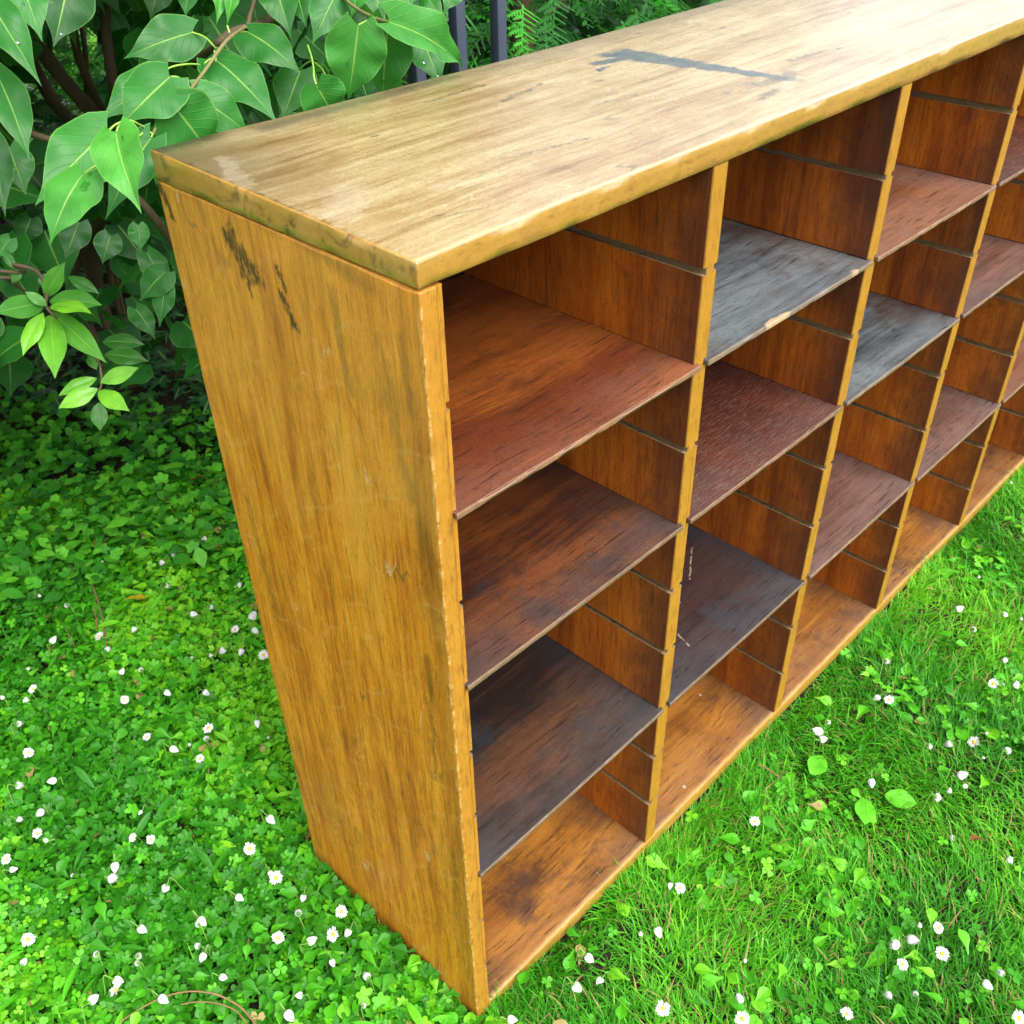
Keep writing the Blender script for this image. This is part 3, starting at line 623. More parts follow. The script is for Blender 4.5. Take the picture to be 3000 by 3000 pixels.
DRYSTEM1=[(-0.312,0.308,0.030),(-0.282,0.304,0.030),(-0.254,0.295,0.030),(-0.230,0.278,0.030),(-0.211,0.253,0.030),(-0.200,0.224,0.030),(-0.197,0.200,0.030),(-0.198,0.180,0.030)]
DRYSTEM2=[(-0.248,0.273,0.030),(-0.231,0.260,0.030),(-0.215,0.240,0.030),(-0.205,0.217,0.030),(-0.204,0.192,0.030)]
TWIG1=[(0.062,1.116,0.028),(0.045,1.056,0.028),(0.027,1.002,0.028),(0.009,0.957,0.028),(-0.008,0.919,0.028)]
TWIG2=[(0.030,1.039,0.028),(0.019,1.010,0.028),(0.008,0.984,0.028)]
TWIG3=[(0.309,1.288,0.028),(0.286,1.206,0.028),(0.276,1.140,0.028)]
TWIG4=[(0.144,0.989,0.028),(0.135,0.943,0.028)]
TWIG5=[(0.558,-0.039,0.028),(0.560,-0.062,0.028),(0.557,-0.080,0.028)]
ztop = 1 - TT - .0010
def side_board(x0, mirror):
    # outer skin as rounded board, with a grooved inner lining fused to it
    P, f = rbox((0, 0, 0), (SS - SD - .0005, D, ztop), .0012, (2, 24, 80), jit=.0005, chip=.004, seed=3)
    me2 = slotted('side', SS - SD - .0005 - .0, SS, 0, ztop - .0002, False, True, None, 7, y1=D - .001, y0=.0006)
    n0 = len(P); co = [tuple(p_) for p_ in P] + [tuple(v.co) for v in me2.vertices]
    faces = [tuple(q) for q in f.tolist()] + [tuple(n0 + i for i in p_.vertices) for p_ in me2.polygons]
    mi = [0] * len(f) + [p_.material_index for p_ in me2.polygons]
    me = bpy.data.meshes.new('side_board'); me.from_pydata(co, [], faces); me.polygons.foreach_set('material_index', mi)
    me.polygons.foreach_set('use_smooth', [i < len(f) for i in range(len(faces))]); me.update()
    return me
o = link('side_board', side_board(0, False), [M_SIDE, M_GROOVE], cab)
me = bpy.data.meshes['side_board'].copy()
o2 = link('side_board', me, [], cab); o2.location = (LEN, 0, 0)
for v in me.vertices: v.co.x = -v.co.x
me.flip_normals()
board('bottom_board', (SS + .0002, .0004, .0), (LEN - SS - .0002, D - .008, BB), [M_FLOOR], cab, .0018, (110, 20, 3), jit=.0005, chip=.004, seed=5)
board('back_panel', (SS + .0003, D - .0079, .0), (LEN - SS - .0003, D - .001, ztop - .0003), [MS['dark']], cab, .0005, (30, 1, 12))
for i in range(1, NB):
    L_ = SS + i * W_ + (i - 1) * DD
    me = slotted('divider', 0, DD, BB + .0006, ztop, True, True, None, 20 + i)
    o = link('divider', me, [M_INNER, M_GROOVE], cab); o.location = (L_, 0, 0)
kinds = [['red', 'dark', 'black'], ['blue', 'oak', 'scratch'], ['rose', 'blueblack', 'mauve'], ['oak', 'mauve', 'mauve'], ['rose', 'mauve', 'rose'], ['dark', 'mauve', 'dark']]
words = dict(red='red-brown worn shelf with chipped front edge', dark='dark brown shelf with blackened stains', black='nearly black rough shelf', blue='blue-grey painted shelf with sky sheen in its colour and chipped edge',
 oak='dark shelf with open oak grain', scratch='black shelf with pale scratches', rose='rosy brown shelf', blueblack='grey-black shelf', mauve='dull mauve-brown shelf')
for b in range(NB):
    xl = SS + b * (W_ + DD) - SD + .0006; wd = W_ + 2 * SD - .0012
    for j, k in enumerate((1, 3, 6)):
        kd = kinds[b][j]; z = SLOT[k] - SH / 2
        P, f = rbox((0, -.0042, 0), (wd, D - .012, SH - .0004), .0008, (60, 14, 1), jit=.0003, chip=.016 if (b, j) == (0, 0) else .005, seed=b * 3 + j + 1)
        sg = .0012 * np.sin(np.clip(P[:, 0] / wd, 0, 1) * math.pi); P[:, 2] -= sg * .4
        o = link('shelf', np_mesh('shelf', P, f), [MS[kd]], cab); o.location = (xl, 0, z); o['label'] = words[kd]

# ------------------------------------------------------------ ground
def soil_mat():
    n = NT('damp_soil'); v = n.obj
    col = n.ramp(n.noise(v, 40, 6, .7), [(.3, (.012, .010, .005)), (.6, (.035, .026, .014)), (.8, (.02, .035, .008))])
    return n.done(n.bsdf(col, .85, n.bump(n.noise(v, 120, 5, .7), .006, .8), spec=.2))
def far_grass_mat():
    n = NT('distant_lawn'); v = n.obj
    col = n.ramp(n.noise(v, 30, 6, .75), [(.3, (.02, .06, .008)), (.55, (.06, .19, .02)), (.8, (.12, .30, .03))])
    return n.done(n.bsdf(col, .8, n.bump(n.noise(v, 90, 5, .7), .02, .8), spec=.2))
def gz(x, y):
    return .006 * np.sin(x * 5.1 + 1.3) * np.cos(y * 4.3) + .004 * np.sin(x * 13 + y * 9)
gx = np.concatenate([np.linspace(-60, -2.2, 14), np.linspace(-2, 4, 121), np.linspace(4.4, 60, 14)])
gy = np.concatenate([np.linspace(-60, -2.2, 14), np.linspace(-2, 4, 121), np.linspace(4.4, 60, 14)])
GX, GY = np.meshgrid(gx, gy, indexing='ij'); GZ = gz(GX, GY) * np.exp(-((GX - 1) ** 2 + (GY - .5) ** 2) / 40) - .014
under = (GX > -.03) & (GX < LEN + .03) & (GY > -.03) & (GY < D + .03); GZ = np.where(under, -.012, GZ)
n1, n2 = GX.shape; idx = np.arange(n1 * n2).reshape(n1, n2)
fa = np.stack([idx[:-1, :-1], idx[1:, :-1], idx[1:, 1:], idx[:-1, 1:]], -1).reshape(-1, 4)
cen = np.stack([GX, GY], -1).reshape(-1, 2)[fa].mean(1)
far = ((cen[:, 1] > 3.6) | (cen[:, 0] > 6) | (cen[:, 0] < -3) | (cen[:, 1] < -3)).astype(int)
o = link('ground', np_mesh('ground', np.stack([GX, GY, GZ], -1).reshape(-1, 3), fa, matidx=far), [soil_mat(), far_grass_mat()]); tag(o, kind='structure')

# ------------------------------------------------------------ leaf shaders
def leaf_mat(name, dark, mid, light, rough=.38, veins=True, trans=.3, tcol=(.12, .42, .03), wet=True, spec=.5, patch=0, brown=0.0):
    n = NT(name); U, V_, _ = n.sep(n.uvo); r = n.attr('rnd'); v = n.obj
    au = n.math('ABSOLUTE', U)
    col = n.ramp(r, [(0, dark), (.5, mid), (1, light)])
    col = n.mix(n.mul(n.step(n.noise(v, 25, 5, .7), .4, .65), .40), col, tuple(x * .6 for x in mid))
    nr = None; ro = rough
    if brown: col = n.mix(n.mul(n.step(n.math('FRACT', n.mul(r, 37.7)), 1 - brown, 1 - brown + .001), 1), col, (.32, .24, .08))
    if veins:
        mid_ = n.step(au, .055, .018)
        q = n.math('FRACT', n.sub(n.mul(V_, 7.5), n.mul(n.math('POWER', au, .8), 2.6)))
        sv = n.mul(n.step(n.math('ABSOLUTE', n.sub(q, .5)), .07, .02), n.step(V_, .97, .8))
        edge = n.step(au, .93, .985)
        col = n.mix(n.mul(sv, .07), col, (.20, .42, .08)); col = n.mix(n.mul(mid_, .55), col, (.28, .50, .10)); col = n.mix(n.mul(edge, .25), col, (.26, .48, .10))
        nr = n.bump(n.add(n.mul(n.noise(v, 30, 2), .8), n.sub(n.mul(sv, .30), n.mul(mid_, .7))), .0020, .5)
    else:
        nr = n.bump(n.sub(n.noise(v, 120, 2), n.mul(n.step(au, .12, .02), .5)), .0015, .5)
    if wet:
        wm = n.step(n.noise(v, 48, 4, .62, .5), .665, .685)
        col = n.mix(n.mul(wm, .75), col, (.012, .13, .008)); ro = n.sub(rough, n.mul(wm, rough - .08))
    b = n.bsdf(col, ro, nr, spec=spec)
    t = n.n('ShaderNodeBsdfTranslucent'); n.put(t.inputs[0], n.mix(.55, col, tcol))
    mx = n.n('ShaderNodeMixShader'); mx.inputs[0].default_value = trans; n.t.links.new(b, mx.inputs[1]); n.t.links.new(t.outputs[0], mx.inputs[2])
    return n.done(mx.outputs[0])
M_LILAC = leaf_mat('lilac_leaf', (.008, .058, .010), (.024, .165, .022), (.080, .34, .040), rough=.46, spec=.34)
M_PRIVET = leaf_mat('young_shrub_leaf', (.015, .085, .016), (.055, .24, .02), (.17, .46, .02), rough=.38, trans=.38, wet=False)
M_IVY = leaf_mat('ivy_leaf', (.010, .045, .018), (.020, .095, .030), (.045, .19, .03), rough=.36, wet=False, trans=.15)
M_COVER = leaf_mat('clover_and_weed_leaf', (.022, .18, .005), (.075, .41, .008), (.21, .58, .016), rough=.5, spec=.35, veins=False, wet=False, trans=.3, brown=.012)
M_GRASS = leaf_mat('grass_blade', (.020, .17, .004), (.065, .37, .008), (.20, .55, .018), rough=.5, veins=False, wet=False, trans=.3, tcol=(.20, .60, .01), brown=.07, spec=.3)
M_WEED = leaf_mat('shade_weed_leaf', (.02, .13, .014), (.05, .29, .018), (.12, .46, .025), rough=.5, veins=False, wet=False, spec=.3)
M_CONIFER = leaf_mat('conifer_frond', (.006, .05, .006), (.018, .17, .012), (.05, .36, .018), rough=.5, veins=False, wet=False, trans=.2)
def bark_mat(name, a, b):
    n = NT(name); v = n.vmap(n.obj, (1, 1, .3)); col = n.mix(n.noise(v, 60, 5, .7), a, b)
    return n.done(n.bsdf(col, .8, n.bump(n.noise(v, 90, 5, .7), .002, .9), spec=.25))
M_BARK = bark_mat('brown_bark', (.028, .020, .010), (.13, .095, .05))
M_TWIG = bark_mat('olive_twig_bark', (.09, .085, .03), (.22, .20, .08))
M_PET = NT('green_petiole'); M_PET = M_PET.done(M_PET.bsdf((.24, .42, .06), .45))
M_DRY = bark_mat('dry_straw', (.10, .055, .02), (.30, .20, .09))

# leaf templates: x across (-1..1 -> uv.u), y along
def leaf_template(prof, nv=12, nu=3, cord=.0, fold=.12, bend=.25, wave=.0, seed=0):
    """prof: list of (v, halfwidth) for length 1; returns co,faces,uv"""
    pv, pw = zip(*prof); vsx = np.linspace(0, 1, nv + 1) ** .9; us = np.linspace(-1, 1, 2 * nu + 1)
    co, uv = [], []
    for v in vsx:
        wv = np.interp(v, pv, pw)
        for u in us:
            x = u * wv; y = v - cord * (abs(u) ** 1.3) * max(0, (1 - v / .3)) ** 2
            z = -bend * v * v * .5 + fold * abs(x) * 1.2 - .35 * x * x + wave * math.sin(v * 14 + seed + (2 if u > 0 else 0)) * abs(u) * wv
            co.append((x, y, z)); uv.append((u, v))
    m = 2 * nu + 1
    fa = [(i * m + j, i * m + j + 1, (i + 1) * m + j + 1, (i + 1) * m + j) for i in range(nv) for j in range(2 * nu)]
    return np.array(co), np.array(fa), np.array(uv)
LIL = [(0, .20), (.05, .35), (.12, .44), (.22, .495), (.32, .50), (.45, .46), (.58, .36), (.70, .235), (.79, .135), (.86, .072), (.93, .032), (1, .004)]
PRV = [(0, .03), (.06, .13), (.18, .30), (.32, .42), (.46, .47), (.6, .43), (.73, .33), (.84, .19), (.92, .09), (1, .004)]
def place_leaf(tpl, B, T, nrm, width, twist=0):
    co, fa, uv = tpl; B, T, nrm = map(np.array, (B, T, nrm)); ax = T - B; L = np.linalg.norm(ax); ay = ax / L
    az = nrm - ay * (nrm @ ay); az /= np.linalg.norm(az); axx = np.cross(ay, az)
    z0 = co[:, 2] + co[:, 1] * (.0) ; z0 = z0 + .5 * (co[:, 1] * 0)
    return B + (co[:, :1] * width) * axx + (co[:, 1:2] * L) * ay + (z0[:, None] * L) * az, fa, uv
def hero(rows, prof, cord, wave):
    P = []
    for i, r in enumerate(rows):
        bend = random.uniform(.15, .75)
        t = leaf_template(prof, 18, 5, cord, r[11], bend, wave, i * 1.7)
        co = t[0].copy(); co[:, 2] += bend * .5 * co[:, 1]        # keep the tip on target, arch between
        P.append(place_leaf((co, t[1], t[2]), r[0:3], r[3:6], r[6:9], r[9]) + (np.full(len(co), r[10]),))
    return P

def project(P):
    d = P - CAM; z = d @ FWD
    return 1500 + 2924.2 * (d @ RGT) / z, 1500 - 2924.2 * (d @ UPV) / z, z

# ------------------------------------------------------------ lilac bush
bush = empty('lilac_bush', (.52, 1.8, 0)); tag(bush, 'leafy lilac bush with heart shaped leaves crowding the back left of the cabinet', 'bush')
BO = np.array([.52, 1.8, 0])
def part(name, arr, mat, parent, org, smooth=True, label=None):
    co, fa, uv, rn = arr
    o = link(name, np_mesh(name, co - org, fa, uv, rn, smooth), [mat], parent)
    if label: o['label'] = label
    return o
for i, (nm, r0, r1, pts) in enumerate(STEMS):
    if nm == 'twig_p': continue
    if nm == 'stem': pts = list(pts) + [(.52 + .05 * (i % 3 - 1), 1.84 + .03 * (i % 2), .3), (.52 + .03 * (i % 3 - 1), 1.82, -.03)]; pts = [tuple(np.array(pts[0]) + (np.array(pts[0]) - np.array(pts[1])) * 4.5)] + pts
    part('stem' if nm == 'stem' else 'branch', tube(pts, r0, r1, 9, 6, .18, i), M_BARK if r0 > .0025 else M_TWIG, bush, BO)
# crown stems that carry the upper foliage
for k in range(7):
    a = k * .9; q = [(.52, 1.8, 0), (.52 + .15 * math.cos(a), 1.8 + .12 * math.sin(a), .8), (.45 + .35 * math.cos(a), 1.6 + .35 * math.sin(a), 1.5), (.4 + .6 * math.cos(a), 1.4 + .55 * math.sin(a), 2.2)]
    part('stem', tube(q[1:], .009, .004, 7, 5, .2, 50 + k), M_BARK, bush, BO)
pet = [tube(p_, .0010, .0009, 6, 5, 0, i) for i, p_ in enumerate(PETIOLES)]
fol = hero(LILAC, LIL, .16, .085)
# petiole stubs for every near leaf, then the mass of the crown
NC = 11500
def crown_points(n_):
    P = []
    while len(P) < n_:
        p_ = np.array([rng.uniform(-1.1, 1.35), rng.uniform(.48, 2.5), rng.uniform(.25, 2.7)])
        cx = (p_ - np.array([.25, 1.5, 1.45])) / np.array([1.25, .95, 1.25])
        if (cx ** 2).sum() > 1 + .3 * mnoise.noise(Vector(p_ * 3)): continue
        if p_[2] < .95 and mnoise.noise(Vector(p_ * 4)) < -.12 + .35 * (.95 - p_[2]): continue
        if p_[1] < .42 + .1 and p_[2] < 1.15: continue
        P.append(p_)
    return np.array(P)
cp = crown_points(NC)
u_, v_, z_ = project(cp); inv = (u_ > -250) & (u_ < 3200) & (v_ > -250) & (v_ < 3200)
gap = inv & (((u_ - 215) / 165) ** 2 + ((v_ - 215) / 190) ** 2 < 1)
near = inv & (z_ < 1.22)
rightout = inv & (u_ > 1260)
low = inv & (v_ > 520) & (rng.random(len(cp)) < .25)
cen_g = inv & (v_ > 1080)
front = (cp[:, 1] < .62) & (cp[:, 2] < 1.25)
cut = (cp[:, 0] > .75) & (cp[:, 2] < 1.9)
cp = cp[~(gap | near | rightout | low | cen_g | cut)]
N = len(cp); tp = [leaf_template(LIL, 9, 2, .11, f_, b_, .06, s_) for f_, b_, s_ in ((.12, .35, 0), (.25, .5, 2), (.05, .2, 4))]
for k, t in enumerate(tp):
    sel = cp[k::3]; m = len(sel)
    L_ = rng.uniform(.055, .09, m)
    mats = rot_mats(rng.uniform(0, 6.28, m), rng.uniform(-1.15, -.1, m), rng.uniform(-.5, .5, m), L_)
    fol.append(instance(t[0] * np.array([1.05, 1, 1]), t[1], t[2], mats, sel, np.clip(rng.normal(.35, .18, m), 0, 1)))
part('foliage', join_arr(fol), M_LILAC, bush, BO)
for a_ in pet: part('petiole', a_, M_PET, bush, BO)
# rain drops on the nearest leaves
def drops():
    nm = NT('rain_water'); return nm.done(nm.bsdf((.9, 1, .95), .03, Transmission_Weight=1.0, IOR=1.33))
ico = []
for r in LILAC[:33]:
    B, T, nn_, w0 = np.array(r[0:3]), np.array(r[3:6]), np.array(r[6:9]), r[9]
    ay = (T - B); L = np.linalg.norm(ay); ay = ay / L; sx = np.cross(ay, nn_)
    for q in range(random.choice((0, 0, 1, 2))):
        tt_ = random.uniform(.35, .8); off = random.uniform(-.28, .28) * (1 - tt_) * 1.4
        c0 = B + ay * L * tt_ + sx * w0 * off + nn_ * (L * .055 * (1 - abs(tt_ - .5)) * 1.2)
        ico.append((c0, random.uniform(.0010, .0022), ay, sx, nn_))
DM = drops()
for c0, r_, a_, b_, n_ in ico:
    co, fa = [], []; nu_, nv_ = 8, 4
    for i in range(nv_ + 1):
        th = math.pi * i / nv_
        for j in range(nu_):
            ph = 2 * math.pi * j / nu_; co.append(c0 + r_ * (math.sin(th) * math.cos(ph) * a_ * 1.3 + math.sin(th) * math.sin(ph) * b_ + math.cos(th) * n_ * .6))
    for i in range(nv_):
        for j in range(nu_): fa.append((i * nu_ + j, i * nu_ + (j + 1) % nu_, (i + 1) * nu_ + (j + 1) % nu_, (i + 1) * nu_ + j))
    link('water_drop', np_mesh('water_drop', np.array(co) - BO, fa), [DM], bush)

# ------------------------------------------------------------ added evergreen foliage wall behind the lilac, blocks light and background
sb = empty('light_blocking_shrub', (.3, 3.1, 0)); SO = np.array([.3, 3.1, 0]); tag(sb, 'dense dark evergreen foliage added behind the lilac stems to block light', 'shrub')
Q = np.column_stack([rng.uniform(-2.2, 5.5, 24000), rng.uniform(2.75, 4.2, 24000), rng.uniform(0, 2.4, 24000)])
nq = np.array([mnoise.noise(Vector(q * 2.6)) for q in Q]); Q = Q[(nq > -.14)]; m = len(Q)
uu, vv_, zz = project(Q); Q = Q[~((zz > 0) & ((((uu - 215) / 95) ** 2 + ((vv_ - 170) / 130) ** 2) < 1))]; m = len(Q)
tq = leaf_template(PRV, 5, 1, 0, .2, .4)
part('foliage', instance(tq[0], tq[1], tq[2], rot_mats(rng.uniform(0, 6.28, m), rng.uniform(-1.0, .5, m), rng.uniform(-.5, .5, m), rng.uniform(.07, .12, m)), Q, np.clip(rng.normal(.22, .15, m), 0, 1)), M_IVY, sb, SO)
for k in range(6):
    a = k * 1.05; part('stem', tube([(.3 + .2 * math.cos(a), 3.2 + .1 * math.sin(a), 0), (.3 + .7 * math.cos(a), 3.25 + .2 * math.sin(a), 1.0), (.3 + 1.3 * math.cos(a), 3.3 + .3 * math.sin(a), 2.2)], .02, .006, 7, 5, .2, 70 + k), M_BARK, sb, SO)

# ------------------------------------------------------------ young shrub sprig
pb = empty('young_shrub', (.45, 1.35, 0)); PO = np.array([.45, 1.35, 0]); tag(pb, 'young shrub with bright yellow green pointed leaves reaching out at the left edge', 'shrub')
pts = [q for q in STEMS if q[0] == 'twig_p']
st = [tube([(-.42, 1.1, .9), (-.30, .78, .92)] + list(pts[0][3]), .0022, .0011, 7, 5, .1, 3), tube([(-.42, 1.1, .9), (-.28, .8, .85)] + list(pts[1][3]), .0022, .0014, 7, 5, .1, 4),
      tube([(-.42, 1.1, .9), (-.45, 1.25, .5), (-.40, 1.35, .2), (-.38, 1.4, -.02)], .003, .008, 7, 5, .1, 5)]
part('stem', join_arr(st), M_BARK, pb, PO)
pf = hero(PRIVET, PRV, .0, .03)
part('foliage', join_arr(pf), M_PRIVET, pb, PO)

# ------------------------------------------------------------ ivy and low shade plants
def ivy_tpl():
    # five-lobed ivy leaf as a fan
    ang = [(-150, .45), (-120, .62), (-95, .35), (-60, .80), (-35, .45), (0, 1.05), (35, .45), (60, .80), (95, .35), (120, .62), (150, .45)]
    co = [(0, 0, 0)]; uv = [(0, .2)]
    for a, r in ang: co.append((math.sin(R(a)) * r * .62, math.cos(R(a)) * r * .62, -.12 * r * r)); uv.append((math.sin(R(a)) * r, r * .9))
    fa = [(0, i, i + 1, i + 2) for i in range(1, len(ang) - 1, 2)]
    return np.array(co), np.array(fa), np.array(uv)
def round_tpl(lobes=5, k=.28, cup=.15):
    co = [(0, .0, 0)]; uv = [(0, 0)]; n_ = 6 * lobes - (6 * lobes) % 2
    for i in range(n_ + 1):
        a = -2.75 + 5.5 * i / n_; r = 1 - k * (.5 + .5 * math.cos(a * lobes * 1.14 + math.pi)) ** 2 if k > 0 else 1
        co.append((math.sin(a) * r * .5, .28 + math.cos(a) * r * .5, cup * r * r - .05)); uv.append((math.sin(a), .5 + .5 * math.cos(a)))
    co[0] = (0, .12, -.02)
    fa = [(0, i, i + 1, i + 2) for i in range(1, n_, 2)]
    return np.array(co), np.array(fa), np.array(uv)
def clover_tpl():
    co, fa, uv = [], [], []
    for k in range(3):
        a0 = R(120 * k); o0 = len(co); pts_ = [(0, 0), (-.26, .22), (-.30, .46), (-.14, .60), (0, .54), (.14, .60), (.30, .46), (.26, .22)]
        for x, y in pts_:
            co.append((x * math.cos(a0) - y * math.sin(a0), x * math.sin(a0) + y * math.cos(a0), -.10 * y + .12 * abs(x))); uv.append((x * 3, y))
        fa += [(o0, o0 + 7, o0 + 6, o0 + 5), (o0, o0 + 5, o0 + 4, o0 + 3), (o0, o0 + 3, o0 + 2, o0 + 1)]
    return np.array(co), np.array(fa), np.array(uv)
SPOON = [(0, .05), (.25, .07), (.42, .16), (.6, .27), (.75, .31), (.88, .26), (.96, .14), (1, .02)]
LANCE = [(0, .03), (.2, .06), (.5, .12), (.75, .11), (.9, .06), (1, .004)]
def sheet(name, mat, groups, label, cat):
    arr = join_arr(groups); o = link(name, np_mesh(name, arr[0], arr[1], arr[2], arr[3]), [mat]); tag(o, label, cat, kind='stuff'); return o
def scatter(n_, xr, yr, ok):
    P = np.stack([rng.uniform(*xr, n_), rng.uniform(*yr, n_)], -1); return P[ok(P[:, 0], P[:, 1])]
def outside(x, y, m=.004): return ~((x > -m) & (x < LEN + m) & (y > -m - .0) & (y < D + m))
NZ = lambda x, y, s, o_=0: np.array([mnoise.noise(Vector((a * s + o_, b * s, o_))) for a, b in zip(x, y)])
def inst_ground(t, P, hz, L, tilt, rn, roll=.35):
    m = len(P); off = np.column_stack([P, gz(P[:, 0], P[:, 1]) - .012 + hz])
    return instance(t[0], t[1], t[2], rot_mats(rng.uniform(0, 6.28, m), tilt, rng.uniform(-roll, roll, m), L), off, np.clip(rn, 0, 1))
iv = scatter(9000, (-.9, 2.6), (.45, 3.3), lambda x, y: outside(x, y, .03) & (y > 1.36 - .42 * np.clip(x, -.6, 1.0)) & (y > 2.25 - 1.9 * x))
ni = NZ(iv[:, 0], iv[:, 1], 2.5, 9); iv = iv[ni > -.35]; m = len(iv)
sheet('ivy', M_IVY, [inst_ground(ivy_tpl(), iv, rng.uniform(.01, .10, m), rng.uniform(.035, .065, m), rng.uniform(-.5, .5, m), rng.normal(.45, .25, m))], 'dark ivy carpeting the shaded soil under the bush', 'ivy')
# shade weeds between the lawn and the ivy
sw = scatter(26000, (-1.1, .9), (.6, 2.6), lambda x, y: (y > 1.12 - .45 * x) & (y < 2.35 - 1.6 * x) & outside(x, y, .03)); m = len(sw)
h_ = rng.uniform(.01, .075, m)
sheet('shade_weeds', M_WEED, [inst_ground(round_tpl(5, .25), sw[0::3], h_[0::3], rng.uniform(.016, .032, len(sw[0::3])), rng.uniform(-.4, .6, len(sw[0::3])), rng.normal(.6, .38, len(sw[0::3]))),
 ], 'soft green weeds at the shaded edge of the lawn', 'weeds')
tl = leaf_template([(0, .04), (.15, .2), (.4, .33), (.7, .22), (1, .01)], 6, 1, 0, .15, .4)
sel = sw[1::3]; sheet('shade_weeds', M_WEED, [inst_ground(tl, sel, h_[1::3], rng.uniform(.022, .045, len(sel)), rng.uniform(-.7, .4, len(sel)), rng.normal(.5, .35, len(sel)))], 'pointed leaved seedlings among ivy in the shade', 'weeds')

# ------------------------------------------------------------ lawn: broad-leaved ground cover and grass
edge_y = lambda x: 1.42 - .42 * np.clip(x, -.6, 1.0)
def leftlawn(x, y): return outside(x, y, .006) & (y < edge_y(x) + .12) & (x > -1.3)
P = scatter(150000, (-1.0, 1.1), (-.35, 1.75), lambda x, y: leftlawn(x, y) & ((x < .02) | (y > D)))
dn = NZ(P[:, 0], P[:, 1], 6, 2); kind_n = NZ(P[:, 0], P[:, 1], 4, 5) + rng.normal(0, .12, len(P))
keep = rng.random(len(P)) < np.clip(.85 + dn * .8, .45, 1); P = P[keep]; kind_n = kind_n[keep]; dn = dn[keep]
hue = .42 + 1.0 * NZ(P[:, 0], P[:, 1], 3, 7) + rng.normal(0, .30, len(P))
cls = np.where(kind_n > .12, 0, np.where(kind_n > -.10, 1, 2)); cls[rng.random(len(P)) < .04] = 3
tpls = [round_tpl(5, .34, .22), leaf_template(SPOON, 7, 2, 0, .35, .6), clover_tpl(), leaf_template(LANCE, 6, 1, 0, .25, .5)]
szs = [(.012, .024), (.014, .028), (.010, .018), (.025, .05)]
G = []
for k in range(4):
    s_ = P[cls == k]; m = len(s_)
    hh = rng.uniform(.0, 1, m) ** 1.2 * .034
    tilt = rng.uniform(-.15, .75, m) if k != 0 else rng.normal(.1, .35, m)
    G.append(inst_ground(tpls[k], s_, hh + .004, rng.uniform(*szs[k], m), tilt, hue[cls == k], .6))
# scattered rosettes on the right-hand lawn
P = scatter(26000, (-.6, 2.6), (-1.25, .1), lambda x, y: outside(x, y, .006) & (y < 0)); k_n = NZ(P[:, 0], P[:, 1], 5, 12)
P = P[(rng.random(len(P)) < np.where(k_n > .16, .45, .07))]; m = len(P)
a_ = P[::2]; b_ = P[1::2]
G.append(inst_ground(tpls[1], a_, rng.uniform(.006, .022, len(a_)), rng.uniform(.016, .034, len(a_)), rng.uniform(-.1, .7, len(a_)), rng.normal(.5, .25, len(a_)), .5))
G.append(inst_ground(tpls[2], b_, rng.uniform(.008, .026, len(b_)), rng.uniform(.010, .018, len(b_)), rng.uniform(-.3, .5, len(b_)), rng.normal(.4, .25, len(b_)), .5))
bl = leaf_template([(0, .06), (.2, .25), (.45, .36), (.7, .3), (.9, .14), (1, .01)], 8, 2, 0, .15, .4, .1)
big = np.array([(.614, -.10), (.63, -.18), (.655, -.20), (-.1, .62), (-.16, .34), (-.2, .8), (.02, .9)])
G.append(inst_ground(bl, big, np.full(len(big), .02), np.full(len(big), .045), np.full(len(big), .15), np.full(len(big), .6)))
sheet('ground_cover', M_COVER, G, 'mat of clover, daisy and round lobed weed leaves in the lawn', 'ground cover')
def blade_tpl(bend, n_=4):
    co, uv = [], []
    for i in range(n_ + 1):
        t = i / n_; w0 = .5 * (1 - t ** 2.2) + .02
        y = t * math.cos(bend * t * .6); z = t * .0 - bend * .38 * t * t
        for u in (-1, 1): co.append((u * w0, y, z)); uv.append((u * .6, t))
    fa = [(2 * i, 2 * i + 1, 2 * i + 3, 2 * i + 2) for i in range(n_)]
    return np.array(co), np.array(fa), np.array(uv)
def grass(n_, xr, yr, ok, dens, Lr, wr, lean=(.25, 1.35)):
    P = scatter(n_, xr, yr, ok); nz_ = NZ(P[:, 0], P[:, 1], 7, 3); P = P[rng.random(len(P)) < np.clip(dens + nz_ * .8, .05, 1)]
    out = []
    for k, bd in enumerate((.4, 1.0, 1.6)):
        s_ = P[k::3]; m = len(s_)
        if not m: continue
        t = blade_tpl(bd); L_ = rng.uniform(*Lr, m) * (1 + .5 * NZ(s_[:, 0], s_[:, 1], 9, 4)); wd = rng.uniform(*wr, m)
        # locally combed direction
        yaw = 5 * NZ(s_[:, 0], s_[:, 1], 3.3, 6) + rng.normal(0, 1.1, m)
        M = rot_mats(yaw, rng.uniform(lean[0], lean[1], m), rng.uniform(-.6, .6, m), np.ones(m)); S = np.stack([wd, L_, L_], -1); M = M * S[:, None, :]
        rn = np.clip(.45 + .7 * NZ(s_[:, 0], s_[:, 1], 4, 8) + rng.normal(0, .2, m), 0, 1)
        off = np.column_stack([s_, gz(s_[:, 0], s_[:, 1]) - .013])
        out.append(instance(t[0], t[1], t[2], M, off, rn))
    return out
GG = grass(185000, (-.5, 2.3), (-1.05, 0.0), lambda x, y: outside(x, y, .003) & (y < 0) & (x + y * .2 > -.9), .9, (.020, .050), (.0012, .0026), (.35, 1.4))
GG += grass(46000, (-1.0, 1.1), (-.35, 1.6), lambda x, y: leftlawn(x, y) & ((x < .0) | (y > D)), .5, (.028, .062), (.0012, .0026), (.4, 1.45))
GG += grass(7500, (-.02, 2.2), (-.030, -.002), lambda x, y: y < 0, .9, (.022, .046), (.0012, .0024), (.8, 1.5))
